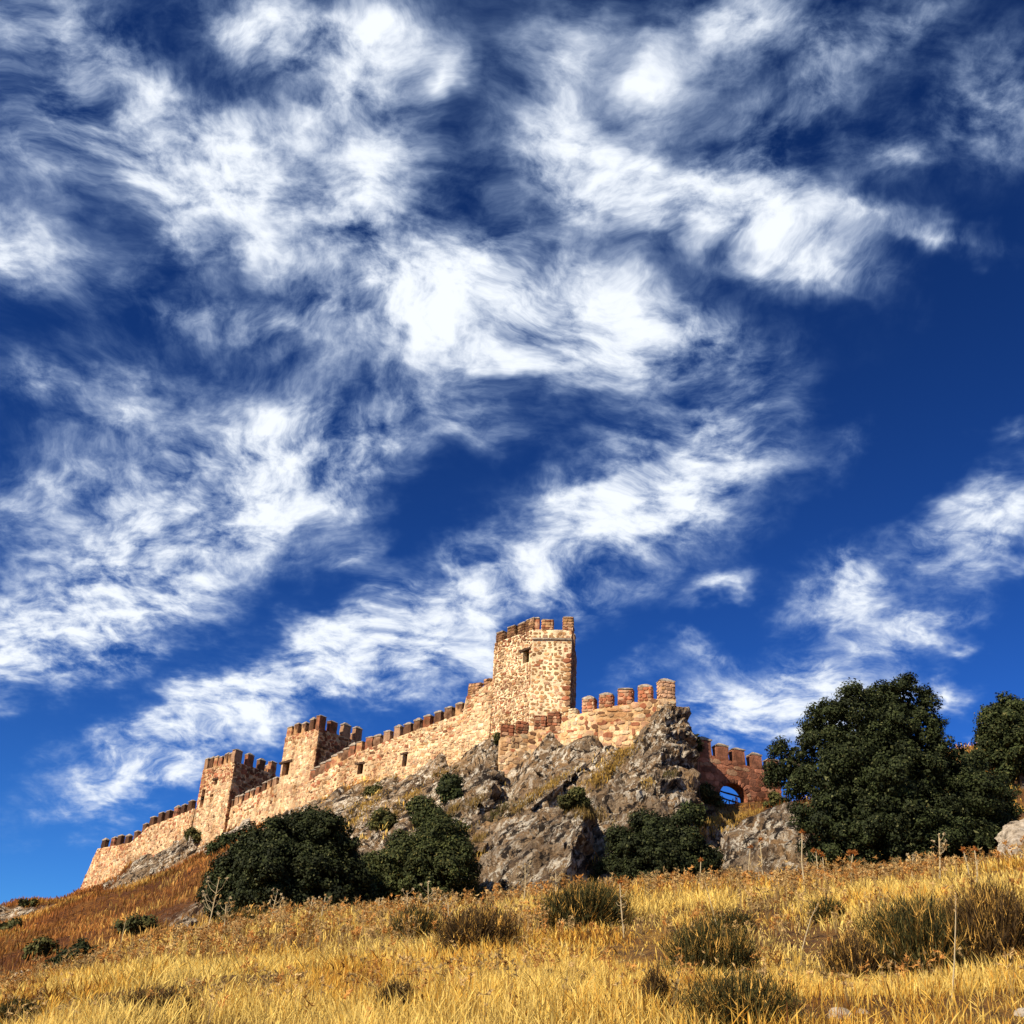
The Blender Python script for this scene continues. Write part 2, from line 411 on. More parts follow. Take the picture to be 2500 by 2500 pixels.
def base_h(x, y):
    x = np.asarray(x, float).ravel(); y = np.asarray(y, float).ravel()
    out = np.empty(len(x))
    for i in range(0, len(x), 60000):
        xs, ys = x[i:i+60000], y[i:i+60000]
        d2 = (xs[:, None] - ANCH[None, :, 0]) ** 2 + (ys[:, None] - ANCH[None, :, 1]) ** 2
        out[i:i+60000] = -_phi(d2) @ _w + _c[0] + _c[1] * xs + _c[2] * ys
    r = np.hypot(x + 5, y - 75)
    k = sstep(120, 260, r)
    return out * (1 - k) + (-14 + 3 * fbm(x / 90, y / 90, s=5, o=3)) * k
ROCKY = [(820,1990,98,9),(900,1950,98,9),(980,1920,99,8),(760,2015,104,6),(900,2080,62,9),(830,2000,84,9),(960,1960,80,10),(1060,1900,90,10),(1130,2000,70,11),(1180,1900,86,9),(1280,1990,66,11),(1330,1880,78,10),(1450,1850,78,8),(1560,2050,64,10),(1600,1900,76,9),(1660,1980,70,6),(780,2080,70,6),(430,2100,128,7),(330,2130,135,5),(20,2230,110,6),(1050,2130,52,6),(1300,2120,52,6)]
_R = np.array([np.append(at(a, b, c)[:2], d) for a, b, c, d in ROCKY])
def rock_mask(x, y):
    d = ((x[:, None] - _R[None, :, 0]) ** 2 + (y[:, None] - _R[None, :, 1]) ** 2) / _R[None, :, 2] ** 2
    m = np.exp(-d * 1.1).max(1)
    n = fbm(x / 5.0, y / 9.0, s=31, o=4)
    return sstep(.30, .52, m + .26 * n)
def rust_mask(x, y):
    """burnt brown grass of the far left hillside"""
    return sstep(40, 52, y) * sstep(-9, -17, x + .08 * (y - 60) + 2.5 * fbm(x / 8, y / 8, s=37, o=3))
def saw(t):
    f = t - np.floor(t)
    return np.where(f < .82, f / .82, (1 - f) / .18)
def strata(x, y, z):
    w = .9 * fbm(x / 7, y / 7, s=40, o=3)
    s = .955 * x - .30 * y - .35 * z + 1.6 * w
    a = 1.7 * saw(s / 3.6 + .5 * vnoise(x / 9, y / 9, s=41)) * (.5 + .5 * vnoise(x / 6, y / 11, s=42))
    b = .6 * saw(s / 1.25 + .7 * vnoise(x / 4, y / 6, s=43))
    c = .30 * fbm(x / 1.1, y / 1.6, s=44, o=4, g=.6)
    return a + b + c - 1.15
def ground_h(x, y, detail=True):
    x = np.atleast_1d(np.asarray(x, float)).ravel(); y = np.atleast_1d(np.asarray(y, float)).ravel()
    h = base_h(x, y)
    far = sstep(30, 60, y)
    h = h + .10 * fbm(x / 2.2, y / 2.2, s=3, o=4) + .18 * fbm(x / 5, y / 5, s=8, o=2) * (1 - far) + far * .55 * fbm(x / 6, y / 6, s=9, o=4)
    if detail:
        m = rock_mask(x, y)
        h = h + m * strata(x, y, h)
    return h
def gz(x, y): return float(ground_h([x], [y])[0])
def hit(px, py, y0=7., y1=200., soft=True):
    d = ray(px, py); Y = np.linspace(y0, y1, 3000)
    P = d[None] * (Y / d[1])[:, None]
    h = ground_h(P[:, 0], P[:, 1], False)
    k = np.argmax(P[:, 2] <= h)
    return P[k] if P[k, 2] <= h[k] else P[np.argmin(P[:, 2] - h)]

def axis(segs):
    v = [segs[0][0]]
    for a, b, st in segs:
        n = max(1, int(round((b - a) / st))); v += list(np.linspace(a, b, n + 1)[1:])
    return np.array(v)
gx = axis([(-3000,-400,400),(-400,-110,30),(-110,-55,2.2),(-55,-30,.8),(-30,22,.27),(22,40,.7),(40,90,3),(90,400,30),(400,3000,400)])
gy = axis([(-3000,-300,400),(-300,-20,30),(-20,6,1.5),(6,48,.42),(48,100,.27),(100,150,.7),(150,220,3.5),(220,500,30),(500,3000,400)])
GX, GY = np.meshgrid(gx, gy)
fx, fy = GX.ravel(), GY.ravel()
fz = ground_h(fx, fy)
nx, ny = len(gx), len(gy)
idx = np.arange(nx * ny).reshape(ny, nx)
Q = np.stack([idx[:-1, :-1], idx[:-1, 1:], idx[1:, 1:], idx[1:, :-1]], -1).reshape(-1, 4)
g_me = np_mesh('ground', np.stack([fx, fy, fz], -1), Q, mat=M_GROUND, smooth=True)
rm = rock_mask(fx, fy)
set_tint(g_me, np.stack([rm, rm, rm], -1), 'rock')
ru = rust_mask(fx, fy)
set_tint(g_me, np.stack([ru, ru, ru], -1), 'rust')
obj('ground', g_me, kind='structure', label='dry grassy and rocky hillside rising to the castle')
del GX, GY

# ------------------------------------------------------------------ masonry
CREAM, PINK, OCHRE, RED, BROWN, PALE, DARK = [np.array(c) for c in ((.62,.425,.245),(.54,.325,.195),(.46,.265,.125),(.28,.108,.056),(.17,.085,.045),(.72,.57,.36),(.10,.05,.028))]
GRED = np.array([.27, .115, .068])
def pick(pal):
    """pal: list of (weight, colour)"""
    r = random.random() * sum(w for w, _ in pal)
    for w, c in pal:
        r -= w
        if r <= 0: break
    return np.clip(c * random.uniform(.52, 1.16), 0, .8)
def stone_ring(w, h, jit=.16):
    """outline of one field stone (8 points)"""
    cx, cy = w * .5, h * .5
    c = random.uniform(.18, .34)
    pts = [(-cx + c*w, -cy), (cx - c*w, -cy), (cx, -cy + c*h), (cx, cy - c*h), (cx - c*w, cy), (-cx + c*w, cy), (-cx, cy - c*h), (-cx, -cy + c*h)]
    return [(a + random.uniform(-jit, jit) * w * .5, b + random.uniform(-jit, jit) * h * .5) for a, b in pts]
class Stones:
    def __init__(s): s.V, s.F, s.T = [], [], []
    def add(s, O, a, n, w, h, d, col, rot=0):
        ring = stone_ring(w, h, .26 if rot else .16); k = len(s.V)
        if rot:
            cr, sr = math.cos(rot), math.sin(rot); ring = [(p*cr - q*sr, p*sr + q*cr) for p, q in ring]
        for sc, dd in ((1, -.06), (1.0, d * .55), (.74, d)):
            tl = random.uniform(-.25, .25) * d
            for (p, q) in ring:
                v = O + a * (p * sc) + n * (dd + (tl * p / w if dd > 0 else 0))
                s.V.append((v[0], v[1], v[2] + q * sc)); s.T.append(col)
        for r in (0, 8):
            for i in range(8):
                j = (i + 1) % 8
                s.F.append((k + r + i, k + r + j, k + r + 8 + j, k + r + 8 + i))
        s.F.append(tuple(k + 16 + i for i in range(8)))
    def mesh(s, name, root=None):
        V = rel(s.V, root) if root is not None else np.array(s.V)
        me = bpy.data.meshes.new(name); me.from_pydata(V.tolist(), [], s.F)
        set_tint(me, np.array(s.T)); me.materials.append(M_STONE)
        return me
VARIANTS = {}
def stone_variants(key, pal, n=14):
    if key not in VARIANTS:
        VARIANTS[key] = []
        for i in range(n):
            st = Stones(); st.add(np.zeros(3), np.array([1., 0, 0]), np.array([0, -1., 0]), 1, 1, 1, pick(pal))
            VARIANTS[key].append(st.mesh('stone'))
    return VARIANTS[key]
def stone_part(root, key, pal, O, a, n, w, h, d):
    o = obj('stone', random.choice(stone_variants(key, pal)), root)
    M = Matrix([[a[0]*w, -n[0]*d, 0, 0], [a[1]*w, -n[1]*d, 0, 0], [0, 0, h, 0], [0, 0, 0, 1]])
    loc = O - np.array(root.matrix_world.translation if root.parent else root.location)
    M.translation = loc
    o.matrix_local = M
    return o

class Wall:
    """front face as a polyline of (x, y, ztop); body with real thickness, window recesses, stones and merlons"""
    def __init__(s, name, pts, thick, zbot, label, cat, group=None, closed=False, mortar=CREAM, batter=0):
        s.pts = [np.asarray(p, float) for p in pts]; s.thick, s.zbot, s.mortar, s.closed, s.batter = thick, zbot, mortar, closed, batter
        c = np.mean(s.pts, 0)
        s.root = empty(name, (c[0], c[1], gz(c[0], c[1])), label, cat, group)
        s.st = Stones(); s.holes = []; s.npart = 0; s.heads = []
    def segs(s):
        P = s.pts + ([s.pts[0]] if s.closed else [])
        return list(zip(P[:-1], P[1:]))
    def frame(s, i):
        p, q = s.segs()[i]
        a = (q - p)[:2]; Lg = np.linalg.norm(a); a = np.array([*(a / Lg), 0])
        n = np.array([a[1], -a[0], 0])
        return p, q, a, n, Lg
    def px_u(s, i, px):
        p, q, a, n, Lg = s.frame(i)
        t = np.linspace(0, 1, 400); X, _ = proj(p[None] + (q - p)[None] * t[:, None])
        return t[np.argmin(abs(X - px))] * Lg
    def window(s, i, px, py, wpx, hpx, depth=2.2, lintel=True):
        p, q, a, n, Lg = s.frame(i)
        u = s.px_u(i, px)
        P = p + a * u
        d = ray(px, py); t = P[1] / d[1]; z = d[2] * t
        dist = np.linalg.norm(d) * t
        v = P / np.linalg.norm(P); obl = max(.35, abs(a[0] * v[1] - a[1] * v[0]))
        w, h = wpx * dist / FOC / 1.05 / obl, hpx * dist / FOC / 1.05
        s.holes.append((i, u - w/2, u + w/2, z - h/2, z + h/2, depth, lintel))
    def body(s):
        V, F, T = [], [], []
        def quad(a, b, c, d):
            k = len(V); V.extend([a, b, c, d]); F.append((k, k+1, k+2, k+3))
        top_c = s.mortar
        SG = s.segs()
        ins = []
        for i, (p, q) in enumerate(SG):
            _, _, a, n, Lg = s.frame(i)
            ins.append(n)
        def nrm(j):
            if s.closed: m = ins[j - 1] + ins[j % len(ins)]
            else: m = ins[max(0, j - 1)] + ins[min(j, len(ins) - 1)]
            m = m / np.linalg.norm(m); return m
        back = [s.pts[j] - nrm(j) * s.thick * (1.2 if s.closed else 1) for j in range(len(s.pts))]
        if s.closed: back.append(back[0])
        for i, (p, q) in enumerate(SG):
            _, _, a, n, Lg = s.frame(i)
            H = [h for h in s.holes if h[0] == i]
            us = sorted({0., Lg} | {h[1] for h in H} | {h[2] for h in H} | set(np.arange(2.5, Lg, 2.5)))
            zs = sorted({s.zbot} | {h[3] for h in H} | {h[4] for h in H})
            ztop = lambda u: p[2] + (q[2] - p[2]) * u / Lg
            P = lambda u, z, o=0: tuple((p + a * u + n * (o + s.batter * max(0, ztop(u) - z)))[:2]) + (z,)
            for u0, u1 in zip(us[:-1], us[1:]):
                for k in range(len(zs)):
                    z0 = zs[k]; last = k == len(zs) - 1
                    za, zb = (ztop(u0), ztop(u1)) if last else (zs[k+1], zs[k+1])
                    um, zm = (u0 + u1) / 2, (z0 + za) / 2
                    hole = [h for h in H if h[1] < um < h[2] and h[3] < zm < h[4]]
                    if hole:
                        d, dd = -.45, -hole[0][5]; e = .8
                        quad(P(u0, z0), P(u0, z0, d), P(u0, za, d), P(u0, za)); quad(P(u1, z0, d), P(u1, z0), P(u1, za), P(u1, za, d))
                        quad(P(u0, z0), P(u1, z0), P(u1, z0, d), P(u0, z0, d)); quad(P(u0, za, d), P(u1, za, d), P(u1, za), P(u0, za))
                        a0, a1, c0, c1 = u0 - e, u1 + e, z0 - e, za + .3                    # chamber
                        quad(P(a0, c0, dd), P(a1, c0, dd), P(a1, c1, dd), P(a0, c1, dd)); quad(P(a0, c0, d), P(a0, c0, dd), P(a0, c1, dd), P(a0, c1, d))
                        quad(P(a1, c0, dd), P(a1, c0, d), P(a1, c1, d), P(a1, c1, dd)); quad(P(a0, c0, d), P(a1, c0, d), P(a1, c0, dd), P(a0, c0, dd))
                        quad(P(a0, c1, dd), P(a1, c1, dd), P(a1, c1, d), P(a0, c1, d))
                        quad(P(a0, c0, d), P(a1, c0, d), P(a1, z0, d), P(a0, z0, d)); quad(P(a0, za, d), P(a1, za, d), P(a1, c1, d), P(a0, c1, d))
                        quad(P(a0, z0, d), P(u0, z0, d), P(u0, za, d), P(a0, za, d)); quad(P(u1, z0, d), P(a1, z0, d), P(a1, za, d), P(u1, za, d))
                    else:
                        quad(P(u0, z0), P(u1, z0), P(u1, zb), P(u0, za))
            b0, b1 = back[i], back[i + 1]
            quad(tuple(p), tuple(q), tuple(b1), tuple(b0))                                   # wall walk
            quad((b1[0], b1[1], s.zbot), (b0[0], b0[1], s.zbot), tuple(b0), tuple(b1))
        if not s.closed:
            for j, bk in ((0, back[0]), (-1, back[-1])):
                p = s.pts[j]; quad((bk[0], bk[1], s.zbot), (p[0], p[1], s.zbot), tuple(p), tuple(bk))
        me = bpy.data.meshes.new('wall_body'); me.from_pydata(rel(V, s.root).tolist(), [], F)
        z = np.array(V)[:, 2]
        T = np.tile(s.mortar, (len(V), 1))
        set_tint(me, T); me.materials.append(M_MORTAR)
        obj('wall_body', me, s.root)
        for h in s.holes:
            if not h[6]: continue
            p, q, a, n, Lg = s.frame(h[0])
            w = (h[2] - h[1]) * 1.75; c = p + a * ((h[1] + h[2]) / 2 - .12); z = h[4] + .07
            O = np.array([c[0], c[1], z])
            o = obj('lintel', box_mesh('lintel', w, .5, .2, M_WOOD), s.root)
            M = Matrix([[a[0], -n[0], 0, 0], [a[1], -n[1], 0, 0], [0, 0, 1, 0], [0, 0, 0, 1]])
            M.translation = O + n * (-.12) - np.array(s.root.location); o.matrix_local = M
    def courses(s, i, palf, sw=.45, sh=.26, depth=.06, u0=None, u1=None, z0=None, z1=None, fill=.98, cover=1.0, parts=0, key=None, skip=None, rubble=True):
        """lay field stones on segment i; palf(t, u) gives the palette at depth t below the wall top"""
        p, q, a, n, Lg = s.frame(i)
        u0, u1 = u0 or 0., u1 or Lg
        uu = np.linspace(0, Lg, 60); gzz = ground_h(p[0] + a[0] * uu, p[1] + a[1] * uu)
        zlo = max(s.zbot, gzz.min() - .4) if z0 is None else z0
        zhi = max(p[2], q[2]) if z1 is None else z1
        z = zlo
        while z < zhi:
            h = sh * random.uniform(.7, 1.35); u = u0 + random.uniform(-.3, .1) * sw
            while u < u1 - .06:
                w = min(sw * random.uniform(.55, 1.6), u1 + .04 - u)
                uc, zc = u + w/2, z + h/2 + random.uniform(-.06, .06) * sh
                if rubble:
                    uc += random.uniform(-.2, .2) * sw; zc += random.uniform(-.32, .32) * sh
                    w0, h0 = w, h; w *= random.uniform(.6, 1.15); h *= random.uniform(.7, 1.45); uc = min(max(uc, u0 + w*.45), u1 - w*.45)
                zt = p[2] + (q[2] - p[2]) * min(max(uc, 0), Lg) / Lg
                if z1 is not None: zt = min(zt, z1)
                ok = w > .1 and zc + h * .42 < zt + .04 and zc > np.interp(uc, uu, gzz) - .35 and random.random() < cover
                if ok:
                    for hh in s.holes:
                        if hh[0] == i and hh[1] - w*.42 < uc < hh[2] + w*.42 and hh[3] - h*.42 < zc < hh[4] + h*.42: ok = False
                if ok and skip is not None and skip(uc, zc): ok = False
                if ok:
                    O = p + a * uc + n * (s.batter * max(0, zt - zc)); O = np.array([O[0], O[1], zc])
                    d = depth * random.uniform(.3, .85)
                    pal = palf(zt - zc, uc / Lg)
                    if s.npart < parts:
                        stone_part(s.root, key + str(int(min(3, (zt - zc) // 1.2))), pal, O, a, n, w * fill, h * fill, d); s.npart += 1
                    else:
                        s.st.add(O, a, n, w * fill, h * fill, d, pick(pal), random.uniform(-.25, .25) if rubble else 0)
                if rubble: w, h = w0, h0
                u += w
            z += h
    def merlon(s, i, u, w, h, t=.55, dz=0, pal=None, cap=True, stones=False, key='m', inset=0.0):
        p, q, a, n, Lg = s.frame(i)
        w *= random.uniform(.86, 1.1); h *= random.uniform(.86, 1.1); u += random.uniform(-.06, .06)
        P = p + (q - p) * (u / Lg)
        O = np.array([P[0], P[1], P[2] + dz - .12]) - n * (t / 2 + inset)
        o = obj('merlon', random.choice(merlon_variants(key, pal or MERLON_PAL)), s.root)
        tw = random.uniform(-.03, .03)
        a2 = a * math.cos(tw) + n * math.sin(tw); n2 = n * math.cos(tw) - a * math.sin(tw)
        M = Matrix([[a2[0]*w, -n2[0]*t, 0, 0], [a2[1]*w, -n2[1]*t, 0, 0], [0, 0, h, 0], [0, 0, 0, 1]])
        M.translation = O - np.array(s.root.location); o.matrix_local = M
        if cap:
            c = obj('cap', random.choice(cap_variants()), o)
            c.matrix_local = Matrix.Translation((0, 0, 1)) @ Matrix.Diagonal((1, 1, random.uniform(.20, .34) / h, 1))
        if stones:
            vs = stone_variants('merlon' + key, pal or MERLON_PAL)
            for (aa, nn, ww, off) in ((a2, n2, w, t / 2), (-n2, a2, t, w / 2), (n2, -a2, t, w / 2)):
                z = .1
                while z < h - .12:
                    hh = random.uniform(.2, .34); uu = -ww / 2 + .02
                    hh = min(hh, h - z)
                    while uu < ww / 2 - .08:
                        sw = min(random.uniform(.25, .55), ww / 2 - uu)
                        so = obj('stone', random.choice(vs), o)
                        Mw = Matrix([[aa[0]*sw*.93, -nn[0]*.07, 0, 0], [aa[1]*sw*.93, -nn[1]*.07, 0, 0], [0, 0, hh*.92, 0], [0, 0, 0, 1]])
                        Mw.translation = O + aa * (uu + sw/2) + nn * (off - .015) + np.array([0, 0, z + hh/2]) - np.array(s.root.location)
                        so.matrix_local = M.inverted() @ Mw
                        uu += sw
                    z += hh
        return o
    def finish(s):
        s.body()
        if s.st.F:
            obj('field_stones', s.st.mesh('field_stones', s.root), s.root, kind='stuff')
MERLON_PAL = [(3, RED*1.15), (3, BROWN*1.2), (3, PINK * .75), (1, DARK), (2, OCHRE * .8)]
MV, CV = {}, []
def merlon_variants(key, pal):
    if key not in MV:
        MV[key] = []
        for k in range(6):
            bm = bmesh.new(); bmesh.ops.create_cube(bm, size=1)
            bmesh.ops.subdivide_edges(bm, edges=bm.edges[:], cuts=5, use_grid_fill=True)
            V = np.array([v.co[:] for v in bm.verts])
            dsp = np.stack([fbm(V[:, 0]*2.2 + 9*k, V[:, 1]*2.2, V[:, 2]*2.2, s=60+j, o=3) for j in range(3)], -1)
            edge = (np.abs(V) > .45).sum(1)
            V2 = V + dsp * .045
            V2 *= np.where(edge[:, None] >= 2, .965, 1)
            V2[:, 2] += .5
            for v, c in zip(bm.verts, V2): v.co = c
            me = bpy.data.meshes.new('merlon'); bm.to_mesh(me); bm.free()
            c0, c1 = pick(pal), pick(pal)
            f = sstep(-.3, .3, fbm(V[:, 0]*1.8, V[:, 1]*1.8 + 5*k, V[:, 2]*2.6, s=80, o=3))
            set_tint(me, c0[None] * (1 - f[:, None]) + c1[None] * f[:, None]); me.materials.append(M_STONE)
            MV[key].append(me)
    return MV[key]
def cap_variants():
    if not CV:
        for k in range(5):
            bm = bmesh.new()
            e, r = .53, random.uniform(.05, .2)
            low = [bm.verts.new((x*e, y*e, z)) for z in (-.02, .3) for x, y in ((-1,-1),(1,-1),(1,1),(-1,1))]
            tp = [bm.verts.new((x*r + random.uniform(-.06,.06), y*r + random.uniform(-.06,.06), 1 + random.uniform(-.12,.12))) for x, y in ((-1,-1),(1,-1),(1,1),(-1,1))]
            bm.faces.new(low[3::-1])
            for A_, B_ in ((low[:4], low[4:]), (low[4:], tp)):
                for i in range(4):
                    bm.faces.new((A_[i], A_[(i+1) % 4], B_[(i+1) % 4], B_[i]))
            bm.faces.new(tp)
            bmesh.ops.subdivide_edges(bm, edges=bm.edges[:], cuts=2, use_grid_fill=True)
            for v in bm.verts: v.co += Vector((random.uniform(-.025,.025), random.uniform(-.025,.025), random.uniform(-.06,.06)))
            me = bpy.data.meshes.new('cap'); bm.to_mesh(me); bm.free(); me.materials.append(M_CAP); CV.append(me)
    return CV
def box_mesh(name, w, d, h, mat, rough=.02):
    bm = bmesh.new(); bmesh.ops.create_cube(bm, size=1)
    bmesh.ops.subdivide_edges(bm, edges=bm.edges[:], cuts=3, use_grid_fill=True)
    for v in bm.verts:
        v.co = Vector((v.co.x*w, v.co.y*d, v.co.z*h)) + Vector([random.uniform(-rough, rough) for _ in range(3)])
    me = bpy.data.meshes.new(name); bm.to_mesh(me); bm.free(); me.materials.append(mat)
    return me

def pal_curtain(t, u):
    k = max(0, 1 - t / 2.4)
    return [(6 * (1 - k) + 1.2, CREAM), (2.2, PINK), (3, PALE * .95), (.7 + 1.8 * k, OCHRE), (.12 + 2.0 * k, RED * 1.3), (.08 + .9 * k, BROWN)]
def pal_shade_side(t, u):  # darker stones for the towers' right faces, their shade put into the colour
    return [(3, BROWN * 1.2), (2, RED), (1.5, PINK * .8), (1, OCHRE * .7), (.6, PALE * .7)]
def pal_red(t, u):
    return [(5, GRED), (2, GRED * 1.35), (2, GRED * .7), (.5, PINK * .6), (.2, PALE * .7)]
def pal_mixed(t, u):
    return [(3, CREAM), (2.5, PALE), (2.5, PINK), (2, OCHRE), (2, RED * 1.5), (.6, BROWN)]

def P3(px, py, Y): return at(px, py, Y)
def top_pts(L_): return [at(*p) for p in L_]

# far left curtain wall, down to the broken corner
W1 = Wall('curtain_wall', top_pts([(188,2186,152.6),(238,2072,150.5),(317,2058,144.5),(340,2040,142.5),(360,2019,141),(424,1995,136),(476,1974,131.5)]), 2.0, 8,
          'cream stone curtain wall with dark merlons running downhill to the far left corner', 'castle wall', 'castle walls', batter=.05)
for k in range(6): W1.courses(k, lambda t, u: pal_curtain(t, u) + [(5 if k < 2 else 1, np.array([.60,.33,.16])), (2 if k < 2 else .3, RED*1.4)], .44, .26, .08)
MD = [(3, BROWN*.8), (2, DARK), (1, RED*.8)]
for i, px, h in ((1,250,1.25),(1,272,1.15),(1,288,1.15),(1,307,1.15),(2,328,1.05),(3,349,1.05),(4,367,1.3),(4,387,1.3),(4,406,1.3),(5,426,1.3),(5,443,1.3),(5,460,1.3)):
    W1.merlon(i, W1.px_u(i, px), 1.0, h, pal=MD, key='d')
W1.finish()

def tower(name, near, left, right, label, batter=0, backd=None):
    n, l, r = [np.array(p, float) for p in (near, left, right)]
    zt = (n[2] + l[2] + r[2]) / 3
    b = l + r - n if backd is None else backd
    pts = []
    for p in (l, n, r, b): pts.append((p[0], p[1], zt))
    return Wall(name, pts, .7, zt - 16, label, 'tower', 'castle towers', closed=True, batter=batter)
def tower_floor(W, drop=1.0):
    V = [(*p[:2], p[2] - drop) for p in W.pts]
    me = bpy.data.meshes.new('roof_deck'); me.from_pydata(rel(V, W.root).tolist(), [], [(0, 1, 2, 3)])
    set_tint(me, PINK); me.materials.append(M_MORTAR); obj('roof_deck', me, W.root)

# second tower from the left: red upper half, shade painted into its right side
T2 = tower('square_tower', at(573,1862,124.5), at(494,1888,129.5), at(676,1880,129.8), 'square wall tower with reddish upper half and a tall slit, left of the other towers')
T2.window(0, 534, 1910, 7, 13); T2.window(0, 507, 1950, 8, 44, lintel=False); T2.window(0, 529, 1943, 8, 7, lintel=False)
T2.courses(0, lambda t, u: ([(3, RED*1.4), (2, PINK), (2, OCHRE), (1, BROWN)] if t < 2.2 + 3.5 * max(0, .45 - u) * 2 else pal_curtain(t, u)), .44, .26, .07)
T2.courses(1, pal_shade_side, .55, .33, .09)
for px in (500,513,524,536,548,559): T2.merlon(0, T2.px_u(0, px), .8, 1.15 if px > 505 else 1.5, pal=MERLON_PAL)
for px in (580,609,639,667): T2.merlon(1, T2.px_u(1, px), 1.05, 1.45 if px < 590 else 1.3)
for u in (1.5, 3.6): T2.merlon(2, u, .9, 1.3); T2.merlon(3, u, .9, 1.3)
T2.finish(); tower_floor(T2)

# short curtain in front of the second tower's side
W2 = Wall('curtain_wall', top_pts([(552,1977,125.5),(618,1944,121.5),(690,1908,117)]), 1.2, 12,
          'short cream curtain wall with small stepped merlons between the two left towers', 'castle wall', 'castle walls', batter=.03)
for k in range(2): W2.courses(k, pal_curtain, .44, .26, .06)
for px in (563,575,587,600): W2.merlon(0, W2.px_u(0, px), .75, .95)
W2.merlon(0, W2.px_u(0, 612), .75, .95)
for px in (626,641,655,668): W2.merlon(1, W2.px_u(1, px), .8, .95)
W2.finish()

# third tower: pale front with one window
T3 = tower('square_tower', at(779,1778,112.8), at(696,1806,117.2), at(889,1810,118), 'square wall tower with pale front and one black window, beside the long curtain wall')
T3.window(0, 709, 1878, 16, 32)
T3.courses(0, lambda t, u: ([(2, RED*1.3), (2, PINK), (2, OCHRE)] if t < .7 else [(5, CREAM), (2, PALE), (2, PINK), (1, OCHRE)]), .42, .25, .05)
T3.courses(1, pal_shade_side, .55, .32, .10)
for px in (704,721,739,757): T3.merlon(0, T3.px_u(0, px), .85, 1.2)
for px in (786,813,845,874): T3.merlon(1, T3.px_u(1, px), 1.0, 1.45)
for u in (1.5, 3.6): T3.merlon(2, u, .9, 1.3); T3.merlon(3, u, .9, 1.3)
T3.finish(); tower_floor(T3)

# long curtain from the third tower to the keep
W3 = Wall('curtain_wall', top_pts([(752,1908,112.3),(867,1840,107.7),(961,1803,104.5),(1085,1757,100.5),(1130,1741,99.1),(1138,1703,98.9),(1206,1660,96.9)]), 2.6, 14,
          'long rough cream curtain wall climbing from the pale tower up to the keep', 'castle wall', 'castle walls', batter=.04)
W3.window(1, 886, 1878, 13, 26); W3.window(2, 996, 1857, 11, 32)
for k in range(6): W3.courses(k, pal_curtain, .40, .235, .09)
for px in (761,772,785,799,813,827,841,857): W3.merlon(0, W3.px_u(0, px), .85, 1.1)
for px in (875,898,919,943): W3.merlon(1, W3.px_u(1, px), .9, 1.1)
for px in (968,992,1016,1040,1066): W3.merlon(2, W3.px_u(2, px), .9, 1.1)
for px in (1092,1119): W3.merlon(3, W3.px_u(3, px), .95, 1.15)
W3.merlon(5, W3.px_u(5, 1156), 1.25, 1.25, pal=[(3, OCHRE*.8), (2, BROWN), (2, PINK)], key='o', dz=-.15, cap=False, stones=True)
W3.merlon(5, W3.px_u(5, 1188), .8, .7, pal=[(3, OCHRE*.8), (2, BROWN), (2, PINK)], key='o', dz=.05, cap=False, stones=True)
W3.finish()

# the keep
kn, kl, kr = at(1301,1538,93.0), at(1208,1568,97.0), at(1396,1539,92.6)
kz = (kn[2] + kl[2] + kr[2]) / 3
kb = at(1409,1545,99.5); kb2 = (kl + np.array([3.2, 5.0, 0]))
KP = Wall('keep_tower', [(kl[0], kl[1], kz), (kn[0], kn[1], kz), (kr[0], kr[1], kz), (kb[0], kb[1], kz), (kb2[0], kb2[1], kz)], .8, kz - 14,
          'tallest tower of the castle, its sunlit front of ochre stones in pale mortar', 'tower', 'castle towers', closed=True, mortar=np.array([.80,.65,.42]))
KP.window(0, 1287, 1603, 15, 34, depth=2.4)
ROUGH = lambda t, u: [(4, CREAM*.9), (3, PINK), (2, OCHRE), (1, RED*1.2), (.7, PALE)] if t > .9 else [(3, OCHRE*.8), (2, BROWN*1.3), (2, PINK*.9), (1, RED)]
def pal_keep(t, u):
    if t < 1.0: return [(3, PINK), (2, OCHRE), (1, RED*1.5), (2, CREAM)]
    return [(5, OCHRE), (3, OCHRE*1.25), (2, PINK*.9), (1, RED*1.6)]
KP.courses(1, pal_keep, .42, .265, .045, fill=.76, cover=.9, parts=300, key='keep', z0=kz - 8.8, rubble=True)
KP.courses(0, ROUGH, .38, .21, .10, fill=.92)
KP.courses(2, pal_shade_side, .5, .3, .08)
# larger corner stones of the front
p_, q_, a_, n_, L_ = KP.frame(1)
z = kz - 8.4; k = 0
while z < kz - 2.6:
    h = random.uniform(.38, .52); w = (.75, .45)[k % 2]
    stone_part(KP.root, 'quoin', [(3, OCHRE*.95), (2, PINK*.85), (1.5, RED*1.7)], np.array([*(q_ - a_ * (w/2 - .03))[:2], z + h/2]), a_, n_, w*.95, h*.9, .08)
    z += h; k += 1
for (px, w) in ((1218,1.0),(1246,1.0),(1272,1.05),(1293,1.05)): KP.merlon(0, KP.px_u(0, px), w, 1.15, t=.65, pal=[(3, OCHRE*.7), (3, BROWN), (2, PINK*.8)], key='k', stones=True)
for (px, w) in ((1308,.5),(1337,.95),(1388,.92)): KP.merlon(1, KP.px_u(1, px), w, 1.2, t=.65, pal=[(3, PINK), (2, OCHRE), (1, RED*1.3)], key='kf', stones=px > 1310)
for u in (.9, 2.8, 4.7): KP.merlon(2, u, .95, 1.2, t=.65, key='k')
for u in (1.2, 3.2): KP.merlon(3, u, .95, 1.2, t=.65, key='k'); KP.merlon(4, u, .95, 1.2, t=.65, key='k')
KP.finish(); tower_floor(KP, 1.0)
sc_w = L_ + .02
o = obj('string_course', box_mesh('string_course', sc_w, .16, .14, M_CAP, .012), KP.root)
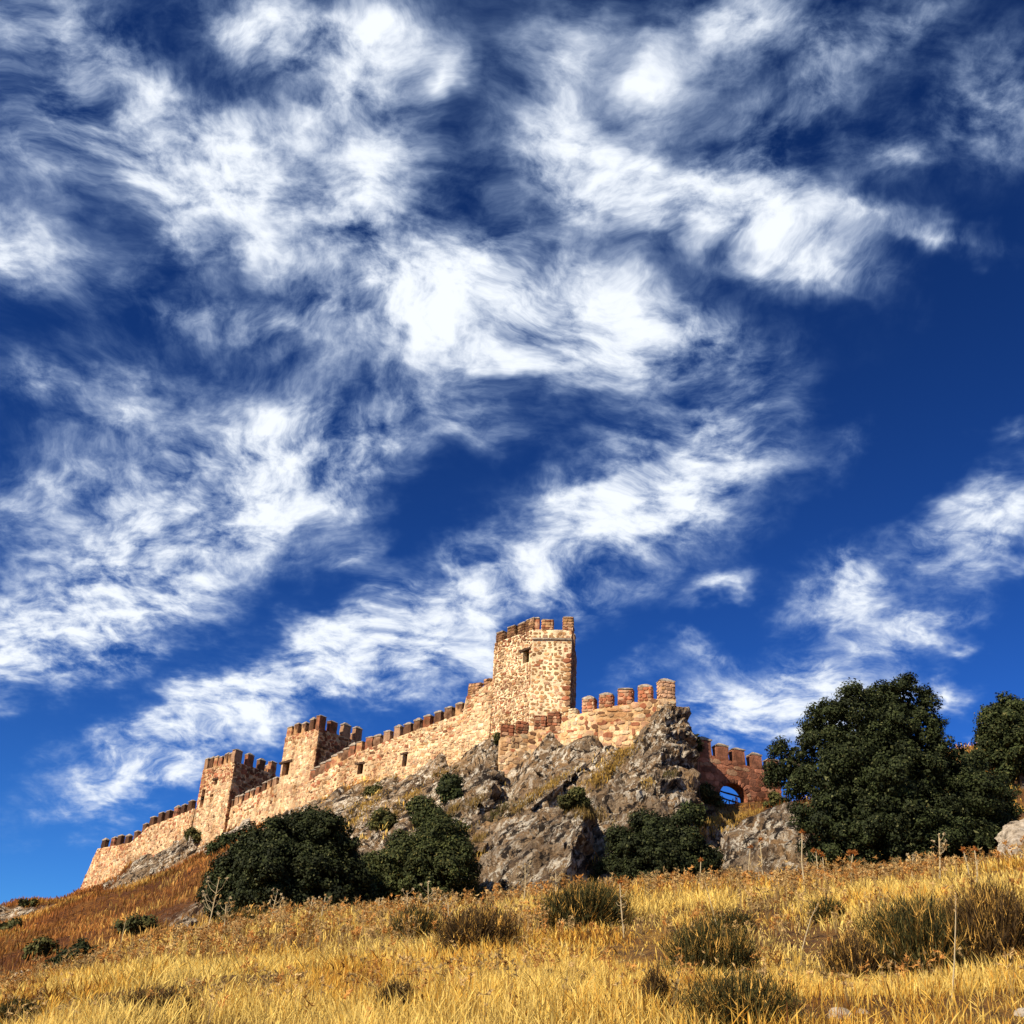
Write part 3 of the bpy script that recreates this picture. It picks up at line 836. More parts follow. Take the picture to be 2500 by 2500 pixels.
Mx = Matrix([[a_[0], -n_[0], 0, 0], [a_[1], -n_[1], 0, 0], [0, 0, 1, 0], [0, 0, 0, 1]])
cc = p_ + a_ * (L_ / 2) + n_ * .05
Mx.translation = np.array([cc[0], cc[1], kz - .88]) - np.array(KP.root.location); o.matrix_local = Mx

# lower front curtain below the keep, meeting the crag
W4 = Wall('curtain_wall', top_pts([(1222,1800,84.2),(1290,1787,84.4),(1369,1767,84),(1412,1744,83.3),(1460,1730,82.6),(1605,1706,81.2),(1650,1702,81.5)]), 1.2, 10,
          'lower curtain wall of mixed red and cream blocks below the keep, joined to the crag', 'castle wall', 'castle walls', mortar=np.array([.60,.40,.21]))
for k in (3, 4): W4.courses(k, pal_mixed, .55, .36, .09, parts=210 if k == 4 else 70, key='w4', fill=.95, rubble=True)
for k in (0, 1, 2): W4.courses(k, lambda t, u: pal_mixed(t, u) if t < 1.6 else [(5, CREAM), (2, PALE), (2, PINK), (1, OCHRE)], .50, .30, .07, parts=260 if k == 2 else 0, key='w4b')
W4.courses(5, pal_mixed, .5, .34, .08)
for (i, px, w, h) in ((0,1240,.95,1.1),(0,1277,1.0,1.15),(1,1316,.95,1.15),(1,1352,.95,1.2)):
    W4.merlon(i, W4.px_u(i, px), w, h, t=.6, pal=[(4, RED*1.1), (3, BROWN), (1, PINK*.8)], key='r', cap=False, stones=True)
W4.merlon(2, W4.px_u(2, 1396), .7, .95, t=.6, pal=[(3, PALE*.8), (2, CREAM)], key='p', cap=False, stones=True)
for (i, px, w, h) in ((3,1434,1.1,1.25),(4,1481,1.1,1.15),(4,1526,1.05,1.25),(4,1574,1.0,1.25)):
    W4.merlon(i, W4.px_u(i, px), w, h, t=.7, pal=[(4, PINK), (3, RED*1.4), (1, OCHRE)], key='r2', stones=True)
W4.merlon(5, W4.px_u(5, 1630), 1.25, 1.45, t=.8, pal=[(4, PINK), (2, OCHRE), (1, RED*1.4)], key='r3', stones=True)
W4.finish()
# end face of that wall (its left edge)
# gate wall with the arch, far right
gp, gq = at(1690,1830,84.0), at(1905,1893,86.0)
class Gate: pass
def gate_wall():
    root = empty('gate_wall', ((gp[0]+gq[0])/2, (gp[1]+gq[1])/2, gz((gp[0]+gq[0])/2, (gp[1]+gq[1])/2)), 'dark red stone wall with stepped merlons and an open round arch beside the oak', 'castle wall', 'castle walls')
    W = Wall.__new__(Wall); W.pts = [gp, gq]; W.closed = False; W.root = root; W.batter = 0; W.st = Stones(); W.holes = []; W.npart = 0; W.zbot = 14; W.thick = 1.3; W.mortar = RED
    p, q, a, n, Lg = W.frame(0)
    uc, zs = W.px_u(0, 1787), None
    d = ray(1789, 1912); t = (p + a*uc)[1] / d[1]; ztop = d[2] * t
    rad = 1.2; zsp = ztop - rad
    us = sorted(set(np.linspace(0, Lg, 12)) | set(uc + rad * np.cos(np.linspace(0, math.pi, 17))))
    V, F = [], []
    def arch(u):
        return zsp + math.sqrt(max(0, rad*rad - (u-uc)**2)) if abs(u-uc) < rad - 1e-6 else None
    def PT(u, z, o): v = p + a*u - n*o; return (v[0], v[1], z)
    top = lambda u: p[2] + (q[2]-p[2])*u/Lg
    def quad(*v):
        k = len(V); V.extend(v); F.append(tuple(range(k, k+4)))
    T_ = 1.15
    for u0, u1 in zip(us[:-1], us[1:]):
        um = (u0+u1)/2
        if abs(um-uc) < rad:
            b0, b1 = [zsp + math.sqrt(max(0, rad*rad-(u-uc)**2)) for u in (u0, u1)]
            quad(PT(u0,b0,T_), PT(u1,b1,T_), PT(u1,b1,0), PT(u0,b0,0))
        else: b0 = b1 = 14.
        quad(PT(u0,b0,0), PT(u1,b1,0), PT(u1,top(u1),0), PT(u0,top(u0),0))
        quad(PT(u1,b1,T_), PT(u0,b0,T_), PT(u0,top(u0),T_), PT(u1,top(u1),T_))
        quad(PT(u0,top(u0),0), PT(u1,top(u1),0), PT(u1,top(u1),T_), PT(u0,top(u0),T_))
    for u, sg in ((uc-rad, 1), (uc+rad, -1)): quad(PT(u,14,0), PT(u,14,T_), PT(u,zsp,T_), PT(u,zsp,0))
    me = bpy.data.meshes.new('wall_body'); me.from_pydata(rel(V, root).tolist(), [], F)
    set_tint(me, np.array([.28,.11,.06])); me.materials.append(M_MORTAR); obj('wall_body', me, root)
    W.courses(0, pal_red, .62, .40, .045, parts=280, key='gate', fill=.97, z0=18.2, rubble=False, skip=lambda u, z: abs(u-uc) < rad + .34 and z < zsp + math.sqrt(max(0, (rad+.34)**2 - (u-uc)**2)))
    for k in range(15):                                                   # arch ring
        th = math.pi * (k + .5) / 15
        r = rad + .18
        c = p + a * (uc + r * math.cos(th)); O = np.array([c[0], c[1], zsp + r * math.sin(th)])
        o = obj('arch_stone', random.choice(stone_variants('gate1', pal_red(0, 0))), root)
        Mr = Matrix([[a[0], -n[0], 0], [a[1], -n[1], 0], [0, 0, 1]]) @ Matrix.Rotation(-(th - math.pi/2), 3, 'Y') @ Matrix.Diagonal((.235, .06, .36))
        Mr = Mr.to_4x4(); Mr.translation = O - np.array(root.location); o.matrix_local = Mr
    for px in (1722,1765,1807,1850,1890): W.merlon(0, W.px_u(0, px), 1.05, 1.25, t=.75, pal=[(4, GRED), (2, GRED*1.3), (1, GRED*.7)], key='g')
    # old beams across the opening
    for k, (zz_, th) in enumerate(((zsp + .55, .10), (zsp + .05, .08))):
        c = p + a*uc - n*.75
        o = obj('beam', box_mesh('beam', 2.0, .09, th, M_WOOD, .02), root)
        Mb = (Matrix([[a[0], -n[0], 0], [a[1], -n[1], 0], [0, 0, 1]]) @ Matrix.Rotation(.16, 3, 'Y')).to_4x4()
        Mb.translation = np.array([c[0], c[1], zz_]) - np.array(root.location); o.matrix_local = Mb
    if W.st.F: obj('field_stones', W.st.mesh('field_stones', root), root, kind='stuff')
gate_wall()

# ------------------------------------------------------------------ rock outcrops
ROCKS = []
def hull_rock(name, hulls, label, cat='rock', mat=M_ROCK, edge=.35, amp=.35, group=None, strat=.25, sink=0, seed=0):
    allp = np.concatenate([np.array(h) for h in hulls])
    c = allp.mean(0)
    root_loc = (c[0], c[1], allp[:, 2].min())
    bm = bmesh.new()
    for h in hulls:
        b2 = bmesh.new()
        for v in h: b2.verts.new(v)
        r = bmesh.ops.convex_hull(b2, input=b2.verts[:])
        bmesh.ops.delete(b2, geom=[g for g in r['geom_interior'] if isinstance(g, bmesh.types.BMVert)], context='VERTS')
        for _ in range(9):
            le = [e for e in b2.edges if e.calc_length() > edge * 1.5]
            if not le: break
            bmesh.ops.subdivide_edges(b2, edges=le, cuts=1)
            bmesh.ops.triangulate(b2, faces=[f for f in b2.faces if len(f.verts) > 3])
        for _ in range(1): bmesh.ops.smooth_vert(b2, verts=b2.verts[:], factor=.4, use_axis_x=True, use_axis_y=True, use_axis_z=True)
        b2.normal_update()
        m2 = bpy.data.meshes.new('tmp'); b2.to_mesh(m2); b2.free()
        bm.from_mesh(m2); bpy.data.meshes.remove(m2)
    V = np.array([v.co[:] for v in bm.verts]); N = np.array([v.normal[:] for v in bm.verts])
    s = 1.0 / max(edge * 3.2, .4)
    d = amp * (fbm(V[:, 0]*s*.35, V[:, 1]*s*.35, V[:, 2]*s*.35, s=seed+90, o=3) * .8 + .55 * fbm(V[:, 0]*s, V[:, 1]*s, V[:, 2]*s, s=seed+95, o=4, g=.6))
    rid = np.abs(fbm(V[:, 0]*s*.5, V[:, 1]*s*.5, V[:, 2]*s*.5, s=seed+99, o=3))
    d -= amp * 1.1 * sstep(.14, .0, rid)                                   # cracks
    t = V @ np.array([.62, -.22, -.75]) + .6 * fbm(V[:, 0]/3, V[:, 1]/3, V[:, 2]/3, s=seed+70, o=2)
    d += 2.2 * strat * (saw(t / 2.3) - .5) + strat * .9 * (saw(t / .8) - .5)
    V = V + N * d[:, None]
    V -= np.array(root_loc)
    for v, co in zip(bm.verts, V): v.co = co
    me = bpy.data.meshes.new(name); bm.to_mesh(me); bm.free(); me.materials.append(mat)
    o = obj(name, me, label=label, cat=cat, group=group); o.location = root_loc
    ROCKS.append(o)
    return o
def px_hull(front, back):
    return [at(*p) for p in front] + [at(*p) for p in back]
# crag under the right end of the lower wall
hull_rock('rock_crag', [
  px_hull([(1560,1790,80),(1625,1716,80.5),(1672,1735,80.5),(1695,1830,79),(1690,1900,74),(1560,1900,74),(1530,1850,78),(1500,1960,70),(1700,1985,68),(1600,2030,62)], [(1600,1760,85),(1662,1765,84),(1688,1950,78),(1480,1950,78)]),
  px_hull([(1500,1900,71),(1600,1880,71),(1620,1990,64),(1590,2130,54),(1470,2160,53),(1440,2060,60),(1480,1950,66)], [(1480,1960,74),(1620,1960,74),(1600,2120,62),(1440,2130,60)]),
  px_hull([(1600,1930,68),(1700,1890,72),(1708,1960,68),(1690,2040,60),(1640,2110,55),(1580,2100,55)], [(1620,1950,76),(1700,1940,73),(1690,2060,63)]),
 ], 'tall grey brown crag with lichen patches under the last merlons of the lower wall', amp=.42, edge=.30, strat=.26, seed=1)
# great boulder with the black shaded right flank
hull_rock('boulder', [
  px_hull([(1432,1985,54),(1395,2080,50.5),(1352,2195,47),(1280,2050,53),(1160,2110,54),(1150,2160,52),(1180,2225,48),(1260,2225,46.5),(1230,2040,58),(1330,1985,60)], [(1440,1960,62),(1455,2020,60),(1445,2140,55),(1420,2200,52),(1250,2000,66)]),
 ], 'huge leaning slab boulder with sunlit lichen face and black shaded flank', amp=.22, edge=.26, strat=.16, seed=2)
# long slabs above it
hull_rock('rock_slab', [
  px_hull([(1090,2090,60),(1110,2120,58),(1250,2010,64),(1400,1890,74),(1440,1850,79),(1380,1860,80),(1240,1960,72)], [(1100,2110,66),(1400,1880,84),(1440,1880,82),(1260,2030,68)]),
  px_hull([(1300,1870,80),(1430,1790,83),(1460,1830,81),(1450,1880,78),(1340,1930,74)], [(1320,1880,84),(1440,1800,88),(1460,1870,82)]),
 ], 'long slanting rock slab rising from the middle bush to the lower wall', amp=.28, edge=.30, strat=.26, seed=3)
hull_rock('rock_slab', [
  px_hull([(1180,1990,70),(1225,1905,82),(1215,1840,88),(1150,1900,84),(1100,1980,76),(1070,2040,69),(1120,2060,66)], [(1200,1900,90),(1160,1900,90),(1090,2030,74)]),
 ], 'jagged rock slab left of the lower wall corner, under the long curtain wall', amp=.42, edge=.34, strat=.32, seed=4)
hull_rock('rock_slab', [
  px_hull([(880,2150,56),(900,2110,60),(1010,2000,72),(1060,1960,78),(1040,2040,66),(960,2130,57)], [(900,2120,66),(1050,1980,82),(1050,2060,68)]),
 ], 'pale streaked rock slab between the two dark bushes on the slope', amp=.40, edge=.34, strat=.32, seed=5)
hull_rock('boulder', [
  px_hull([(1755,2120,46),(1770,2060,49),(1830,2000,52),(1925,1955,53),(1965,1975,51),(1975,2060,47),(1970,2150,44),(1850,2165,44),(1880,2060,46.5)], [(1800,2050,58),(1940,1985,58),(1990,2080,54)]),
 ], 'rounded brown boulder leaning beside the oak behind the thistles', amp=.16, edge=.22, strat=.12, seed=6)
hull_rock('boulder', [
  px_hull([(2426,2050,40),(2450,2008,40.5),(2510,1985,41),(2570,2000,40),(2580,2110,37),(2440,2110,37.5),(2500,2060,37.5)], [(2460,2020,45),(2560,2010,45),(2580,2090,44)]),
 ], 'pale weathered boulder at the photo edge right of the oak', mat=M_PALE, amp=.25, edge=.24, strat=.14, seed=7)
hull_rock('rock_slab', [
  px_hull([(445,2135,106),(480,2105,107),(560,2035,112),(610,2005,114),(620,2030,112),(540,2090,108),(470,2140,105)], [(460,2140,118),(600,2020,122),(620,2050,118),(540,2110,116)]),
 ], 'pale sloping rock rib below the second tower, left of the big bush', mat=M_PALE, amp=.4, edge=.5, strat=.4, seed=8)
hull_rock('rock_slab', [
  px_hull([(245,2178,143),(300,2135,140),(420,2090,130),(470,2040,131),(480,2070,126),(380,2160,120),(300,2190,124)], [(260,2170,148),(470,2040,136)]),
 ], 'dark rocky bank along the foot of the far left wall', amp=.6, edge=.55, strat=.45, seed=9)
def stone_at(px, py, wpx, hpx, label, mat=M_PALE, seed=0, name='boulder', Y=None):
    c = hit(px, py) if Y is None else at(px, py, Y)
    k = np.linalg.norm(c) / FOC
    w, h = wpx * k / 2, hpx * k
    r = random.Random(seed)
    pts = []
    for th in np.linspace(0, 2*math.pi, 9)[:-1]:
        for zz_, s_ in ((-.4, 1.0), (.45, .95), (.95, .55)):
            pts.append((c[0] + w*s_*math.cos(th)*r.uniform(.85, 1.15), c[1] + w*.8*s_*math.sin(th)*r.uniform(.8, 1.2), c[2] + h*zz_*r.uniform(.8, 1.15)))
    return hull_rock(name, [pts], label, mat=mat, amp=h*.34, edge=max(.04, w*.09), strat=h*.12, seed=seed)
stone_at(2050, 2486, 58, 18, 'left of the two pale stones in the grass at the bottom edge', seed=21)
stone_at(2108, 2478, 34, 15, 'right of the two pale stones in the grass at the bottom edge', seed=22)
stone_at(2495, 2482, 44, 18, 'pale stone half hidden in grass at the bottom right corner', seed=23)
stone_at(360, 2312, 42, 26, 'small dark rock lying on the edge of the near slope', M_ROCK, 24)
stone_at(450, 2285, 62, 34, 'larger dark rock beside the big bush on the slope edge', M_ROCK, 25)
stone_at(750, 2275, 40, 24, 'small grey rock in golden grass below the big bush', M_ROCK, 26)
stone_at(175, 2492, 30, 22, 'small pale stone in the grass near the bottom left corner', seed=27)
stone_at(50, 2395, 50, 20, 'pale flat stone at the left edge of the slope', seed=28)

# ------------------------------------------------------------------ surface survey: where a sight line meets hill or rock
from mathutils.bvhtree import BVHTree
def _bvh():
    keep = (gx >= -75) & (gx <= 60); cols = np.where(keep)[0]; rows = np.where((gy >= 5) & (gy <= 170))[0]
    c0, c1, r0, r1 = cols[0], cols[-1], rows[0], rows[-1]
    sub = idx[r0:r1+1, c0:c1+1]; nn = np.arange(sub.size).reshape(sub.shape)
    V = np.stack([fx, fy, fz], -1)[sub.ravel()].tolist()
    F = np.stack([nn[:-1, :-1], nn[:-1, 1:], nn[1:, 1:], nn[1:, :-1]], -1).reshape(-1, 4).tolist()
    for o in ROCKS:
        k = len(V); l = o.location
        V += [(v.co.x + l.x, v.co.y + l.y, v.co.z + l.z) for v in o.data.vertices]
        F += [tuple(k + i for i in p.vertices) for p in o.data.polygons]
    return BVHTree.FromPolygons(V, F)
BVH = _bvh()
def hit3(px, py):
    d = Vector(ray(px, py)).normalized()
    h = BVH.ray_cast(Vector((0, 0, 0)), d)
    return None if h[0] is None else np.array(h[0])
def drop(x, y):
    h = BVH.ray_cast(Vector((x, y, 90)), Vector((0, 0, -1)))
    return h[0].z if h[0] else gz(x, y)

# ------------------------------------------------------------------ trees and shrubs
def tube(path, radii, n=7):
    path = np.asarray(path, float); V, F = [], []
    for i, p in enumerate(path):
        t = path[min(i+1, len(path)-1)] - path[max(i-1, 0)]; t /= np.linalg.norm(t) + 1e-9
        b = np.cross(t, [0.3, 1, .2]); b /= np.linalg.norm(b) + 1e-9; c = np.cross(t, b)
        for k in range(n):
            th = 2*math.pi*k/n
            V.append(p + radii[i] * (b*math.cos(th) + c*math.sin(th)))
        if i:
            o0, o1 = (i-1)*n, i*n
            for k in range(n): F.append((o0+k, o0+(k+1) % n, o1+(k+1) % n, o1+k))
    return V, F
def leaf_cloud(lobes, n_leaf, size, clump_r, cols, seed, inner=.18, flat=.5):
    """lobes: (centre, radius). leaves gathered in clumps over the lobes' skin"""
    r = np.random.default_rng(seed)
    sub = []
    for c_, r_ in lobes:
        sub.append((c_, r_ * .80))
        for _ in range(11):
            d_ = r.normal(size=3); d_ /= np.linalg.norm(d_)
            sub.append((c_ + d_ * r_ * r.uniform(.58, .82), r_ * r.uniform(.26, .42)))
    C = np.array([l[0] for l in sub]); R = np.array([l[1] for l in sub])
    area = R ** 2; nc = int(np.clip(4.2 * (4 * math.pi * area).sum() / (math.pi * clump_r ** 2) * .45, 12, 2600))
    k = r.choice(len(R), nc, p=area / area.sum())
    d = r.normal(size=(nc, 3)); d /= np.linalg.norm(d, axis=1)[:, None]
    P = C[k] + d * (R[k] * r.uniform(.80, 1.06, nc))[:, None]
    dist = np.linalg.norm(P[:, None] - C[None], axis=2) / R[None]
    dist[np.arange(nc), k] = 9
    keep = dist.min(1) > .84
    P, d = P[keep], d[keep]
    cr = clump_r * r.uniform(.55, 1.3, len(P))
    cb = r.uniform(.6, 1.5, len(P))
    m = int(n_leaf * (1 - inner))
    ci = r.choice(len(P), m, p=cr**2 / (cr**2).sum())
    dd = r.normal(size=(m, 3)); dd /= np.linalg.norm(dd, axis=1)[:, None]
    rad = r.uniform(.25, 1, m) ** .5 * r.uniform(.75, 1.2, m)
    pos = P[ci] + dd * (cr[ci] * rad)[:, None] * np.array([1, 1, .8])
    nor = dd * .9 + d[ci] * .5 + np.array([0, 0, .35]) + r.normal(size=(m, 3)) * flat
    br = cb[ci] * r.uniform(.75, 1.25, m)
    mi = n_leaf - m
    kk = r.choice(len(R), mi, p=R**3 / (R**3).sum())
    d2 = r.normal(size=(mi, 3)); d2 /= np.linalg.norm(d2, axis=1)[:, None]
    pos = np.concatenate([pos, C[kk] + d2 * (R[kk] * r.uniform(.3, .85, mi))[:, None]])
    nor = np.concatenate([nor, r.normal(size=(mi, 3))]); br = np.concatenate([br, r.uniform(.7, 1., mi)])
    nor /= np.linalg.norm(nor, axis=1)[:, None]
    N = len(pos)
    t1 = np.cross(nor, r.normal(size=(N, 3))); t1 /= np.linalg.norm(t1, axis=1)[:, None]
    t2 = np.cross(nor, t1)
    L_ = (size * r.uniform(.7, 1.4, N) * .5 * np.concatenate([np.ones(m), np.full(mi, 1.8)]))[:, None]; Wd = L_ * r.uniform(.45, .7, N)[:, None]
    V = np.stack([pos - t1*L_, pos + t2*Wd + nor*L_*.15, pos + t1*L_, pos - t2*Wd + nor*L_*.15], 1).reshape(-1, 3)
    Q = np.arange(4*N).reshape(N, 4)
    c0, c1, c2 = [np.array(c) for c in cols]
    f = r.uniform(0, 1, N)[:, None]
    col = (c0*(1-f) + c1*f) * br[:, None]
    sp = r.uniform(0, 1, N) < .05
    col[sp] = c2 * r.uniform(.7, 1.2, sp.sum())[:, None]
    return V, Q, np.repeat(col, 4, 0)
GREEN = ((.012, .016, .005), (.029, .034, .009), (.085, .085, .03))
GREEN2 = ((.020, .027, .008), (.045, .052, .014), (.11, .10, .03))
OLIVE = ((.04, .045, .012), (.085, .075, .02), (.16, .12, .035))
def bush(name, label, cat, Y, lobes, n_leaf, size=.14, clump=.38, cols=GREEN, seed=1, group=None, spread=.6, trunk_r=.16, base=None, tree=False):
    Lb = []
    rr = random.Random(seed)
    for lb in lobes:
        px, py, r = lb[:3]; dy = lb[3] if len(lb) > 3 else rr.uniform(-spread, spread)
        c = at(px, py, Y + dy); Lb.append((c, 1.04 * r * np.linalg.norm(c) / FOC))
    cx = np.mean([l[0] for l in Lb], 0)
    bx = at(base[0], base[1], Y) if base else cx
    z0 = drop(bx[0], bx[1])
    root = empty(name, (bx[0], bx[1], z0), label, cat, group)
    V, Q, T = leaf_cloud(Lb, n_leaf, size, clump, cols, seed)
    if n_leaf > 8000:
        Q = Q[V.reshape(-1, 4, 3)[:, :, 2].min(1) > ground_h(V[::4, 0], V[::4, 1], False) - .25]
    me = np_mesh('crown', rel(V, root), Q, tint=T, mat=M_LEAF)
    obj('crown', me, root)
    # trunk and limbs into the lobes
    VV, FF = [], []
    b0 = np.array([bx[0], bx[1], z0 - .3]); hub = np.array([bx[0], bx[1], z0]) * .62 + cx * .38
    parts = [([b0, (b0+hub)/2 + np.array([.1, .05, 0]), hub], [trunk_r*1.25, trunk_r, trunk_r*.85])]
    for c, r in Lb:
        mid = hub*.5 + c*.5 + np.array([rr.uniform(-.2, .2), rr.uniform(-.2, .2), .15]) * r
        parts.append(([hub, mid, c], [trunk_r*.6, trunk_r*.35, trunk_r*.12]))
    for pth, rad in parts:
        v, f = tube(pth, rad, 6); k = len(VV); VV += list(v); FF += [tuple(k + i for i in q) for q in f]
    me = bpy.data.meshes.new('trunk'); me.from_pydata(rel(VV, root).tolist(), [], FF); me.materials.append(M_BARK)
    obj('trunk', me, root)
    return root
bush('oak_tree', 'large dark evergreen oak towering over the red gate wall', 'tree', 42,
  [(2149,1712,46,.3),(2216,1716,54,.5),(2088,1728,48,.2),(2018,1768,56,0),(2244,1774,58,.4),(2143,1785,92,0),(1998,1828,52,.3),(1918,1842,34,.9),(1908,1890,34,1.1),(1950,1912,42,.8),(1942,1868,42,.7),
   (2062,1900,98,-.6),(2172,1895,105,-.8),(2285,1872,66,.5),(2338,1868,58,1.0),(2385,1915,56,1.0),(2350,1968,85,.3),(2430,1965,50,1.1),(2448,2012,36,1.0),(2035,2005,76,-.6),(2150,2030,102,-1.5),(2275,2030,92,-1.3),(2380,2030,66,.1),(2090,2080,62,-1.4),(2205,2095,60,-1.8),(2010,2070,40,-.4)],
  160000, .10, .32, ((.014,.019,.006),(.034,.041,.011),(.10,.10,.036)), 3, base=(2180,2140), trunk_r=.34, group='trees')
bush('oak_tree', 'smaller evergreen oak on the brown slope at the right edge', 'tree', 66,
  [(2440,1768,44,0),(2485,1762,50,.5),(2425,1818,36,.3),(2478,1822,52,-.3),(2530,1790,56,.4),(2545,1845,42,0),(2400,1850,26,.5),(2450,1860,34,.2)], 34000, .17, .45, GREEN2, 4, base=(2500,1940), trunk_r=.25, group='trees')
bush('evergreen_bush', 'big rounded black-green bush under the pale tower, left of the others', 'bush', 44,
  [(760,2060,85,0),(700,2080,90,-.4),(640,2110,85,-.2),(800,2100,75,.2),(590,2150,70,.2),(690,2160,100,-1.2),(780,2170,90,-.9),(840,2170,60,.2),(560,2190,55,.3),(770,2025,50,.3),(535,2180,38,.8),(620,2190,60,-.7),(865,2190,40,.5)],
  90000, .115, .30, GREEN, 5, base=(700,2240), group='dark bushes')
bush('evergreen_bush', 'spreading dark bush with a pointed top between the big bush and the boulder', 'bush', 47,
  [(1060,2080,75,.4),(1000,2120,80,-.2),(940,2130,60,.1),(1090,2130,80,-.4),(1130,2160,50,.1),(1040,2165,80,-.9),(950,2175,60,-.5),(1060,2010,42,1.2),(1035,1985,32,1.6),(1100,2030,40,1.0),(920,2180,35,0)],
  52000, .11, .27, ((.026,.034,.010),(.062,.066,.018),(.13,.11,.03)), 6, base=(1030,2220), group='dark bushes')
bush('evergreen_bush', 'rounded dark bush in front of the crag, right of the boulder', 'bush', 45,
  [(1600,2050,65,.2),(1540,2080,55,.2),(1660,2080,65,.1),(1590,2120,75,-.6),(1680,2120,60,-.3),(1715,2110,42,.3),(1520,2110,40,.4),(1640,2030,42,.6)],
  50000, .105, .27, GREEN, 7, base=(1610,2180), group='dark bushes')
SHR = [
 ('small round dark shrub on the slope under the long curtain wall', 86, [(1098,1915,22),(1088,1935,20),(1108,1938,20)], 3000, .22, .4, GREEN2),
 ('low brownish shrub on the rocks left of the pointed bush', 72, [(935,1990,20),(945,2012,20),(918,2012,14)], 2600, .18, .35, OLIVE),
 ('dark shrub just above the pointed bush on the slope', 70, [(1018,1975,20),(1030,1998,22)], 3000, .18, .35, GREEN2),
 ('small dark shrub growing on top of the great boulder', 61, [(1402,1948,24),(1385,1960,16),(1420,1965,16)], 4200, .14, .28, OLIVE),
 ('low green shrub at the foot of the crag, below the gate wall', 62, [(1690,1985,22),(1672,1998,16),(1705,2000,14)], 3600, .15, .3, GREEN2),
 ('olive shrub between the crag and the arch', 80, [(1738,1945,17),(1722,1930,15),(1752,1960,11)], 2600, .19, .35, OLIVE),
 ('wide low dark shrub on the far left edge of the near slope', 36, [(195,2342,34),(160,2355,28),(228,2345,26),(135,2362,20)], 9000, .10, .22, GREEN),
 ('small shrub against the foot of the far left wall', 128, [(470,2036,14),(484,2046,12)], 1600, .26, .45, OLIVE),
 ('dark shrub tucked under the second tower beside the rock rib', 120, [(545,2062,18),(525,2078,16),(560,2050,12)], 2400, .25, .45, GREEN2),
 ('tuft of brush clinging to the top left of the lower wall', 85, [(1216,1800,9),(1212,1808,8)], 700, .18, .3, OLIVE),
 ('thin shrub on the skyline right of the crag', 80, [(1702,1808,10),(1706,1822,9)], 500, .2, .35, GREEN2),
 ('dark scrub at the left edge below the hill crest', 100, [(15,2270,16),(40,2262,12)], 1500, .25, .4, OLIVE),
 ('olive brush in the shade of the boulder flank', 50, [(1478,2120,22),(1455,2160,22),(1490,2150,20)], 4000, .11, .25, OLIVE),
 ('dark brush on the rusty slope above the wide low shrub', 60, [(105,2318,20),(80,2330,16),(130,2326,14)], 2600, .16, .3, OLIVE),
 ('low scrub on the rusty slope halfway to the big bush', 70, [(330,2262,20),(360,2258,16),(300,2270,13)], 2400, .17, .3, OLIVE),
 ('dark scrub patch on the hill crest left of the far wall corner', 120, [(60,2206,9),(85,2202,7)], 700, .25, .4, OLIVE),
 ('scrub on the rocks beneath the two curtain wall windows', 95, [(905,1935,14),(925,1928,11)], 1200, .2, .35, OLIVE),
 ('dry brush growing under the gate wall, left of the oak', 74, [(1890,1950,14),(1905,1960,14),(1880,1965,10)], 1800, .18, .3, OLIVE)]
for k, (lab, Y, lob, n, sz, cl_, co) in enumerate(SHR):
    lo = max(lob, key=lambda l: l[1] + l[2]); hp = hit3(lo[0], lo[1] + lo[2] * .55)
    if hp is not None: Y = hp[1]
    bush('shrub', lab, 'shrub', Y, lob, n, sz, cl_, co, 30 + k, 'small shrubs', spread=.3, trunk_r=.05)

# ------------------------------------------------------------------ grass
def blades(x, y, z, hgt, wid, col, lean=.35, r=rng, tipcol=None, bend=.4):
    n = len(x)
    th = r.uniform(0, 2*math.pi, n); ph = r.uniform(0, 2*math.pi, n)
    ln = np.abs(r.normal(0, lean, n)) * hgt
    dx, dy = np.cos(ph) * ln, np.sin(ph) * ln
    wx, wy = np.cos(th) * wid * .5, np.sin(th) * wid * .5
    b = np.stack([x, y, z - .04], -1)
    mid = b + np.stack([dx * bend, dy * bend, hgt * .58], -1)
    tip = b + np.stack([dx, dy, hgt], -1)
    w = np.stack([wx, wy, np.zeros(n)], -1)
    ear = (r.uniform(0, 1, n) < .45)[:, None]                             # stalks with an ear of seed at the top
    mid = np.where(ear, b + np.stack([dx * .75, dy * .75, hgt * .8], -1), mid)
    w0, w1 = np.where(ear, w * .35, w * .8), np.where(ear, w * 1.5, w)
    V = np.stack([b - w0, b + w0, mid + w1, mid - w1, tip], 1).reshape(-1, 3)
    k = np.arange(n) * 5
    Q = np.stack([k, k+1, k+2, k+3], -1); T = np.stack([k+3, k+2, k+4], -1)
    tc_ = col if tipcol is None else tipcol
    C = np.stack([col*.48, col*.48, col, col, tc_*1.05], 1).reshape(-1, 3)  # blade feet painted darker, shade of the gaps put into the colour
    return V, Q, T, C
GOLD = np.array([[.76,.43,.065],[.84,.54,.10],[.60,.27,.035],[.42,.155,.022],[.15,.052,.012],[.86,.62,.17]])
def grass_cols(x, y, r, sc=1.0, shift=0.):
    f = fbm(x / (2.4*sc), y / (3.4*sc), s=200, o=4) + .8 * fbm(x / (9*sc), y / (9*sc), s=204, o=2) + shift + r.normal(0, .42, len(x))
    pos = np.clip(1.8 - f * 3.1, 0, 3.999)
    seq = GOLD[[5, 1, 0, 2, 4]]
    i = pos.astype(int); t = (pos - i)[:, None]
    c = seq[i] * (1-t) + seq[np.minimum(i+1, 4)] * t
    return c * r.uniform(.78, 1.18, len(x))[:, None]
def scatter(n, y0, y1, r, slope=.66, pad=3.0):
    Y = np.sqrt(r.uniform(y0**2, y1**2, n)); X = r.uniform(-1, 1, n) * (Y*slope + pad)
    return X, Y
